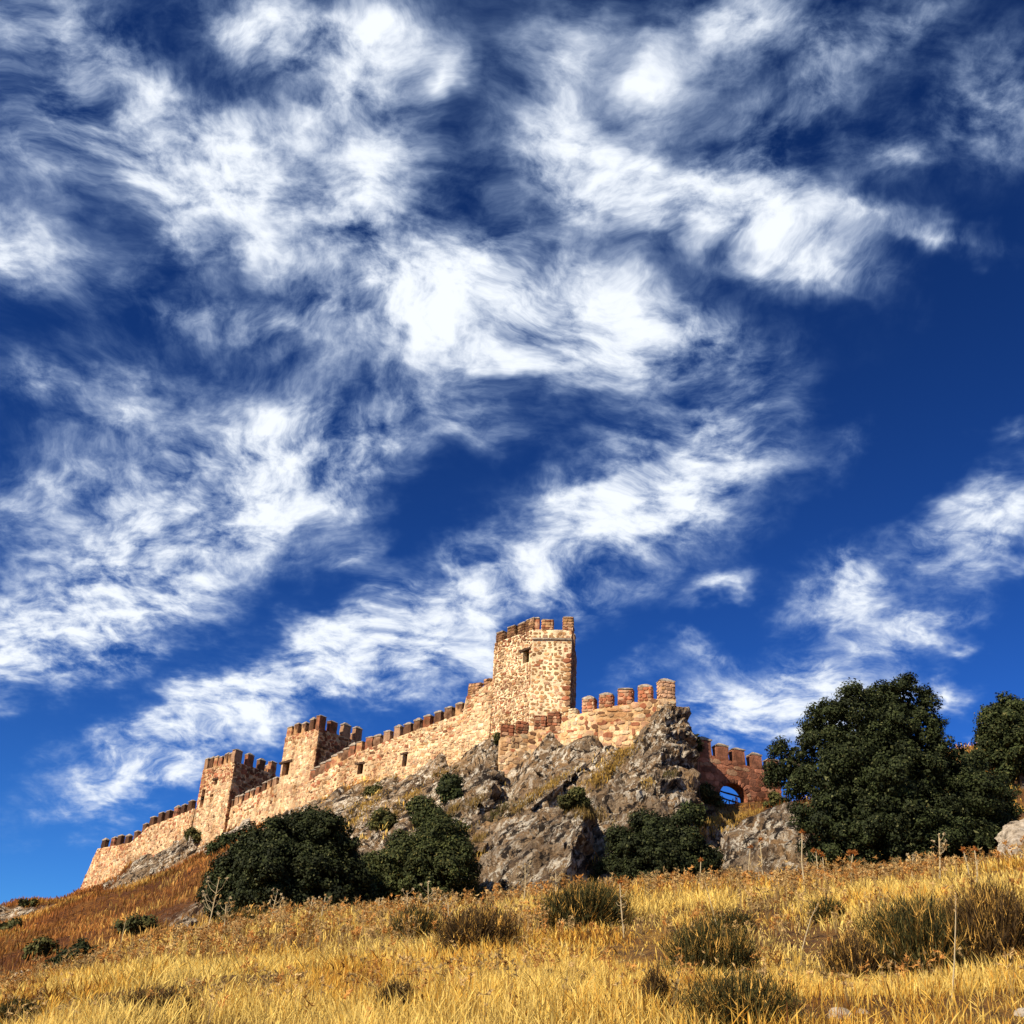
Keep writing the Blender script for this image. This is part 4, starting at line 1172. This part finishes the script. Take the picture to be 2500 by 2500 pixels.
def make_grass():
    acc_ = []
    for (n, y0, y1, h0, w0) in ((190000, 7.5, 17, .17, .006), (150000, 17, 30, .23, .0125), (95000, 30, 48, .30, .022)):
        x, y = scatter(n, y0, y1, rng)
        d = fbm(x/1.1, y/1.1, s=210, o=3) + .7*fbm(x/4., y/4., s=213, o=2)
        k = rng.uniform(0, 1, n) < np.clip(.70 + .9*d, .22, 1)
        x, y, d = x[k], y[k], d[k]
        hg = h0 * np.clip(1 + .6*d, .35, 1.8) * rng.uniform(.35, 1.5, len(x))
        acc_.append(blades(x, y, ground_h(x, y, False), hg, w0*rng.uniform(.6, 1.5, len(x)), grass_cols(x, y, rng, 1.0, -.22*sstep(-1.5, -7, x) + .22), .68))
    off = 0; Vs, Qs, Ts, Cs = [], [], [], []
    for V, Q, T, C in acc_:
        Vs.append(V); Qs.append(Q+off); Ts.append(T+off); Cs.append(C); off += len(V)
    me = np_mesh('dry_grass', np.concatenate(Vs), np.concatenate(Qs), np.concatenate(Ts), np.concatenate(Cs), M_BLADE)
    obj('dry_grass', me, label='golden dry grass covering the near slope', cat='grass', kind='stuff')
make_grass()
def make_hill_grass():
    n = 110000
    x, y = scatter(n, 45, 165, rng, .52, 2)
    xl, yl = rng.uniform(-56, -6, 70000), rng.uniform(40, 150, 70000)
    kl = np.abs(xl) < yl * .50 + 3; x, y = np.concatenate([x, xl[kl]]), np.concatenate([y, yl[kl]]); n = len(x)
    m = rock_mask(x, y)
    left = rust_mask(x, y)
    patch = fbm(x/4., y/4., s=220, o=3)
    k = rng.uniform(0, 1, n) < np.where(m > .4, np.clip(.9*(patch-.25), 0, .5), np.clip(.75+.5*patch, .1, 1))
    x, y, left = x[k], y[k], left[k]
    h = .45 * rng.uniform(.4, 1.4, len(x)); w = .035 * (y/60) * rng.uniform(.6, 1.4, len(x))
    c = grass_cols(x, y, rng, 2.2, 0) * np.array([1., .95, .9])
    rb = np.array([.34, .125, .030]) * rng.uniform(.45, 1.5, len(x))[:, None]
    lf = (left * np.clip(rng.uniform(.7, 1.1, len(x)) - .9*np.clip(fbm(x/3.5, y/6, s=227, o=3) - .15, 0, 1), 0, 1))[:, None]
    c = (c*(1-lf) + rb*lf) * np.clip(1 + .55*fbm(x/2.6, y/4.5, s=225, o=3), .35, 1.5)[:, None]
    V, Q, T, C = blades(x, y, ground_h(x, y), h, w, c, .35)
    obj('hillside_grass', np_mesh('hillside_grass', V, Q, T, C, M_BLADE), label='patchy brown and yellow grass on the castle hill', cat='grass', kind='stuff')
make_hill_grass()
# golden and olive tussocks on ledges between the rocks
def make_tussocks():
    r = np.random.default_rng(91); X = []
    for (px, py, rx, ry, ang, n, tone) in ((1500,1862,70,20,42,1500,0),(1455,1905,40,18,30,700,0),(1335,1925,75,9,33,800,0),(1270,1972,50,8,33,500,1),(1437,1990,18,48,80,900,1),
      (1580,1915,16,14,0,200,0),(900,1962,50,14,35,700,0),(850,2015,50,18,35,900,0),(985,1888,40,8,15,400,0),(1000,1945,30,9,30,400,0),(960,1990,40,10,35,500,1),(1160,1960,40,12,40,500,1),(1100,1985,36,10,40,500,1),
      (1215,1985,40,8,38,400,2),(1120,2045,40,12,38,500,1),(560,2105,70,14,25,900,0),(470,2100,40,8,30,300,1),(1560,2000,20,10,0,200,2),(1640,1895,18,10,10,200,2),(1170,2050,30,10,35,300,1),(1075,1890,40,8,20,400,1),(1520,1835,25,10,40,300,0),
      (1760,2010,60,25,10,1500,0),(1840,1995,60,16,15,1200,0),(1700,2040,30,16,20,500,0),(1690,2090,30,20,0,500,1)):
        ca, sa = math.cos(math.radians(ang)), math.sin(math.radians(ang))
        for _ in range(n // 6):
            a, b = r.normal(0, .5, 2)
            p = hit3(px + a*rx*ca + b*ry*sa, py - a*rx*sa + b*ry*ca)
            if p is not None and p[1] > (58 if px > 1680 else 44):
                for _ in range(4): X.append((p[0] + r.normal(0, .12), p[1] + r.normal(0, .12), p[2] - .03, tone))
    X = np.array(X); n = len(X); D = X[:, 1]
    tones = np.array([[.50,.31,.07],[.30,.19,.05],[.13,.105,.03]])
    c = tones[X[:, 3].astype(int)] * r.uniform(.6, 1.25, n)[:, None]
    V, Q, T, C = blades(X[:, 0], X[:, 1], X[:, 2], r.uniform(.12, .42, n), .0004*D*r.uniform(.7, 1.5, n), c, .4, r)
    obj('ledge_grass', np_mesh('ledge_grass', V, Q, T, C, M_BLADE), label='golden tussock grass on ledges between the rocks', cat='grass', kind='stuff')
make_tussocks()

# broom shrubs and dark tufts on the near slope
def broom(px, py, wpx, hpx, label, n=1500, cols=OLIVE, seed=0, name='broom_shrub', cat='shrub', group='broom shrubs on the near slope', Y=None):
    c = hit(px, py) if Y is None else at(px, py, Y)
    r = np.random.default_rng(500+seed); k = np.linalg.norm(c) / FOC
    W_, H_ = wpx*k/2, hpx*k
    z0 = gz(c[0], c[1])
    root = empty(name, (c[0], c[1], z0), label, cat, group)
    a = r.uniform(0, 2*math.pi, n); rr = np.sqrt(r.uniform(0, 1, n)) * .42
    x = c[0] + np.cos(a)*rr*W_; y = c[1] + np.sin(a)*rr*W_*.8
    z = ground_h(x, y, False)
    rr = rr * r.uniform(.8, 1.5, n); h = H_ * r.uniform(.25, 1.15, n) * (1.05 - .8*rr**1.2)
    col = np.array(cols[0])[None]*(1-r.uniform(0, 1, n)[:, None]) + np.array(cols[1])[None]*r.uniform(0, 1, n)[:, None]
    gold = r.uniform(0, 1, n) < .20; col[gold] = np.array([.5, .28, .06]) * r.uniform(.6, 1.1, gold.sum())[:, None]
    b = np.stack([x, y, z-.05], -1)
    out = np.stack([np.cos(a)*rr*W_*1.3 + r.normal(0, .12, n)*W_, np.sin(a)*rr*W_ + r.normal(0, .12, n)*W_, np.zeros(n)], -1)
    tip = b + out + np.stack([0*h, 0*h, h], -1); mid = b + out*.4 + np.stack([0*h, 0*h, h*.55], -1)
    th = r.uniform(0, 2*math.pi, n); wd = np.linalg.norm(c)*.00036 + .0014
    w = np.stack([np.cos(th)*wd, np.sin(th)*wd, 0*th], -1)
    V = np.stack([b-w, b+w, mid+w, mid-w, tip], 1).reshape(-1, 3)
    kk = np.arange(n)*5
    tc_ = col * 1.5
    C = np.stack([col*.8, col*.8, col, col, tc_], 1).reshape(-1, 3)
    # side twigs
    m = n*3; i = r.integers(0, n, m); f = r.uniform(.3, .95, m)[:, None]
    s0 = mid[i]*(1-f) + tip[i]*f; s1 = s0 + r.normal(0, .06, (m, 3))*H_ + np.array([0, 0, .10*H_])
    w2 = w[i]*.8
    V2 = np.stack([s0-w2, s0+w2, s1], 1).reshape(-1, 3); k2 = len(V) + np.arange(m)*3
    C2 = np.repeat(col[i]*1.25, 3, 0)
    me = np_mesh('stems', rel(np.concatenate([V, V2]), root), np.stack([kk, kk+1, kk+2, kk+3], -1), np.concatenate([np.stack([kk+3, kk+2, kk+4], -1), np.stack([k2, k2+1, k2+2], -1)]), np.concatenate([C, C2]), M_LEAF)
    obj('stems', me, root)
    return root
BROOM = ((.016,.016,.005),(.062,.052,.013),(.1,.08,.02))
BRDARK = ((.018,.011,.005),(.075,.042,.013),(.1,.08,.02))
for k, (px, py, w, h, lab, n, co) in enumerate([
 (1425,2270,230,120,'olive broom shrub in front of the boulder shadow',2600,BROOM),
 (1010,2310,130,95,'olive broom shrub under the pointed bush',1800,BROOM),
 (1165,2335,210,120,'wide brownish broom shrub with dark foot below the great boulder',2400,BRDARK),
 (1740,2415,230,170,'dark broom shrub in mid slope, left of the white star thistle',2600,BROOM),
 (1790,2250+30,110,60,'low green broom patch right of the rounded dark bush',1200,BROOM),
 (2265,2395,290,190,'large dark broom shrub in the golden grass, left of the right corner one',3200,BROOM),
 (2430,2385,230,210,'tall dark broom shrub at the right edge of the slope',3000,BRDARK),
 (2085,2425,140,140,'narrow dark tuft right of the bottom centre broom',1500,BRDARK),
 (1810,2530,290,150,'broad dark green broom at the bottom edge',3000,BROOM),
 (970,2480,110,90,'small dark tuft standing alone in the bottom centre grass',1300,BRDARK),
 (1600,2470,70,110,'thin dark grass tuft left of the bottom broom',900,BRDARK),
 (380,2500,230,90,'dark low broom at the bottom left of the slope',1800,BRDARK),
 (40,2500,110,60,'dark green patch in the bottom left corner',1300,BROOM),
 (600,2275,140,60,'olive broom at the foot of the big dark bush',1700,BROOM),
 (2020,2250,90,60,'small green broom below the two orange headed thistles',1000,BROOM),
 (1590,2190,90,50,'dark dry tuft right of the rounded bush foot',900,BRDARK)]):
    broom(px, py, w * .9, h * .88, lab, int(n * 1.35), co, k)

# ------------------------------------------------------------------ thistles
STRAW, RUST, TAN = np.array([.66,.53,.31]), np.array([.44,.17,.04]), np.array([.62,.42,.17])
class MB:
    def __init__(s): s.V, s.F, s.T = [], [], []
    def tube(s, path, radii, col, n=5):
        v, f = tube(path, radii, n); k = len(s.V); s.V += [tuple(p) for p in v]; s.F += [tuple(k+i for i in q) for q in f]; s.T += [tuple(col)]*len(v)
    def spikes(s, c, r, col, n=26, thin=.16, up=0., rnd=random):
        for i in range(n):
            d = np.array([rnd.gauss(0, 1), rnd.gauss(0, 1), rnd.gauss(up, 1)]); d /= np.linalg.norm(d) + 1e-9
            t = np.cross(d, [rnd.gauss(0, 1) for _ in range(3)]); t /= np.linalg.norm(t) + 1e-9
            q = r * rnd.uniform(.7, 1.15); k = len(s.V)
            b = c + d*q*.1
            s.V += [tuple(b + t*q*thin), tuple(b - t*q*thin), tuple(c + d*q)]; s.F.append((k, k+1, k+2)); s.T += [tuple(np.array(col)*rnd.uniform(.7, 1.25))]*3
    def obj(s, name, root, mat):
        me = bpy.data.meshes.new(name); me.from_pydata(rel(s.V, root).tolist(), [], s.F); set_tint(me, np.array(s.T)); me.materials.append(mat)
        return obj(name, me, root)
def thistle(base, head, label, kind='head', seed=0, heads=1):
    r = random.Random(seed)
    B = hit(*base, y0=12)
    if B[1] > 38.5: B = at(base[0], base[1], 35.5)
    Y = B[1]; Hd = at(head[0], head[1], Y)
    B = np.array([B[0], B[1], gz(B[0], B[1]) if Y > 60 else float(ground_h([B[0]], [B[1]], False)[0])])
    root = empty('thistle', tuple(B), label, 'thistle', 'tall dry thistles in the grass')
    sc = max(.35, (Hd[2] - B[2]))
    th = np.linalg.norm(B) * .00032 + .005
    st = MB()
    mid = B*.5 + Hd*.5 + np.array([r.uniform(-.05, .05), 0, 0])*sc
    st.tube([B, mid, Hd], [th*1.3, th*1.05, th*.7], STRAW)
    tips = []
    nb = 3 if kind == 'head' else 9
    for k in range(nb):
        t = r.uniform(.45, .9); p0 = B*(1-t) + Hd*t; s_ = r.choice((-1, 1))
        p1 = p0 + np.array([s_*r.uniform(.08, .2), r.uniform(-.12, .12), r.uniform(.1, .26)])*sc*(.6 if kind == 'head' else 1)
        st.tube([p0, (p0+p1)/2 + np.array([s_*.015, 0, -.02])*sc, p1], [th*.55, th*.4, th*.28], STRAW*.8, 4); tips.append(p1)
    st.obj('stem', root, M_BLADE)
    lf = MB()
    for k in range(9):
        t = r.uniform(.05, .75); p0 = B*(1-t) + Hd*t; lf.spikes(p0, .09*sc + .02, TAN*.8, 3, .12, .3, r)
    lf.obj('leaves', root, M_BLADE)
    hr = .045 + np.linalg.norm(B)*.0018
    if kind == 'head':
        for j in range(heads):
            hd = MB(); hd.spikes(Hd + np.array([(j - (heads-1)/2)*hr*1.3, 0, r.uniform(-.3, .3)*hr]), hr, RUST, 46, .2, .55, r); hd.obj('flower_head', root, M_BLADE)
    else:
        for p in tips + [Hd]:
            hd = MB(); hd.spikes(p, hr*.62, STRAW*1.05 if r.random() < .6 else TAN, 20, .22, .3, r); hd.obj('flower_head', root, M_BLADE)
    return root
for k, (b, h, lab, kd, nh) in enumerate([
 ((1966,2178),(1958,2034),'tallest pale thistle standing against the brown boulder edge','head',1),
 ((1996,2172),(1992,2078),'thistle with the widest double orange head beside the boulder','head',2),
 ((2012,2170),(2008,2086),'short thistle just right of the double headed one','head',1),
 ((2079,2168),(2082,2084),'straight thistle with orange head in front of the oak shadow','head',2),
 ((2386,2165),(2379,2072),'stout pale thistle under the right part of the oak','head',1),
 ((2368,2150),(2352,2076),'leaning thistle left of the stout pale one','head',1),
 ((2295,2150),(2292,2038),'tall branching thistle with many pale heads under the oak','many',1),
 ((2150,2160),(2156,2110),'low branching thistle in the darkest oak shade','many',1),
 ((2228,2155),(2230,2088),'branching thistle between the oak shade and the tall branching one','many',1),
 ((1706,2185),(1711,2103),'white stemmed thistle before the rounded dark bush','head',1),
 ((1824,2165),(1832,2066),'pale thistle before the left side of the brown boulder','head',1),
 ((1863,2165),(1855,2048),'pale thistle with reddish head before the middle of the boulder','head',1),
 ((1640,2185),(1643,2134),'small orange thistle at the foot of the rounded dark bush','head',1),
 ((1524,2290),(1513,2152),'long bare leaning thistle stalk left of the rounded dark bush','head',1),
 ((1278,2200),(1282,2110),'thin pale thistle in front of the great boulder','many',1),
 ((1357,2245),(1357,2130),'branching thistle before the black boulder flank','many',1),
 ((664,2250),(678,2173),'branching thistle against the middle of the big bush','many',1),
 ((755,2240),(764,2190),'low thistle leaning right below the big bush','many',1),
 ((785,2240),(795,2186),'low thistle with a cluster of heads, right below the big bush','many',1),
 ((926,2245),(926,2196),'short reddish thistle between the two bushes','many',1),
 ((1042,2262),(1045,2154),'tall branching thistle before the pointed bush','many',1),
 ((1104,2318),(1094,2202),'crooked forked thistle below the pointed bush','many',1),
 ((994,2250),(994,2176),'slim thistle before the left part of the pointed bush','many',1),
 ((507,2255),(535,2145),'pale many headed thistle at the left foot of the big bush','many',1),
 ((545,2262),(552,2205),'bushy low thistle right of the many headed one','many',1),
 ((1672,2370),(1668,2330),'white stemmed star thistle in mid slope','many',1)]):
    thistle(b, h, lab, kd, 700 + k, nh)
def stalk(base, tip, label, bend=0.):
    B = hit(*base, y0=8); T_ = at(tip[0], tip[1], B[1])
    B = np.array([B[0], B[1], float(ground_h([B[0]], [B[1]], False)[0])])
    root = empty('grass_stalk', tuple(B), label, 'grass stalk', 'tall single grass stalks')
    m = MB(); w = .003 + np.linalg.norm(B)*.0003
    m.tube([B, B*.66+T_*.34+np.array([bend*.3, 0, 0]), B*.33+T_*.67+np.array([bend*.35, 0, .02]), T_], [w*1.2, w, w*.8, w*.4], STRAW*.95, 4)
    m.obj('stem', root, M_BLADE)
    s = MB()
    for t in np.linspace(.82, 1, 9):
        p = B*(1-t) + T_*t; s.spikes(p, .035, TAN, 3, .2, 1.5)
    s.obj('seed_head', root, M_BLADE)
for b, t, lab, bd in (((2292,2392),(2289,2213),'straight pale stalk before the large dark broom',0), ((2325,2440),(2334,2181),'tallest thin stalk right of the straight pale one',.03),
  ((2383,2385),(2425,2270),'stalk leaning right before the tall dark broom',-.05), ((288,2335),(310,2233),'lone stalk on the left slope edge',0),
  ((1956,2330),(1998,2205),'curved stalk below the thistles, leaning right',-.08), ((2190,2400),(2180,2300),'short stalk on the left side of the large dark broom',.02),
  ((1250+520,2330),(1250+470,2150),'long thin stalk right of the rounded dark bush',-.02)):
    stalk(b, t, lab, bd)

# crowd of small withered weeds along the crest and over the slope
def make_weeds():
    r = np.random.default_rng(77); n = 5200
    x, y = scatter(n, 10, 41, r)
    k = (fbm(x/3, y/3, s=230, o=3) + sstep(22, 36, y)*.55) > .05
    x, y = x[k], y[k]; z = ground_h(x, y, False)
    Vs, Ts, Cs = [], [], []; off = 0
    for i in range(len(x)):
        D = math.hypot(x[i], y[i]); H_ = r.uniform(.22, .45) if D < 26 else r.uniform(.35, .85); b = np.array([x[i], y[i], z[i]]); col = TAN*r.uniform(.5, 1.1)*(np.array([1, .75, .5]) if r.random() < .5 else 1)
        nb = r.integers(4, 9); wd = .003 + D*.0003
        for _ in range(nb):
            e = b + np.array([r.normal(0, .13), r.normal(0, .13), 1])*H_*r.uniform(.55, 1)
            th = r.uniform(0, 6.28); w = np.array([math.cos(th), math.sin(th), 0])*wd
            Vs += [b-w, b+w, e]; Ts.append((off, off+1, off+2)); off += 3; Cs += [col*.7]*3
            hr = .02 + D*(.0010 if D < 26 else .0014)
            for _ in range(6):
                d = r.normal(0, 1, 3); d[2] += .3; d /= np.linalg.norm(d); t = np.cross(d, r.normal(0, 1, 3)); t /= np.linalg.norm(t)
                Vs += [e + t*hr*.3, e - t*hr*.3, e + d*hr*1.4]; Ts.append((off, off+1, off+2)); off += 3; Cs += [col*r.uniform(.8, 1.3)]*3
    obj('withered_weeds', np_mesh('withered_weeds', np.array(Vs), None, np.array(Ts), np.array(Cs), M_BLADE), label='small withered weeds among the golden grass', cat='weeds', kind='stuff')
make_weeds()
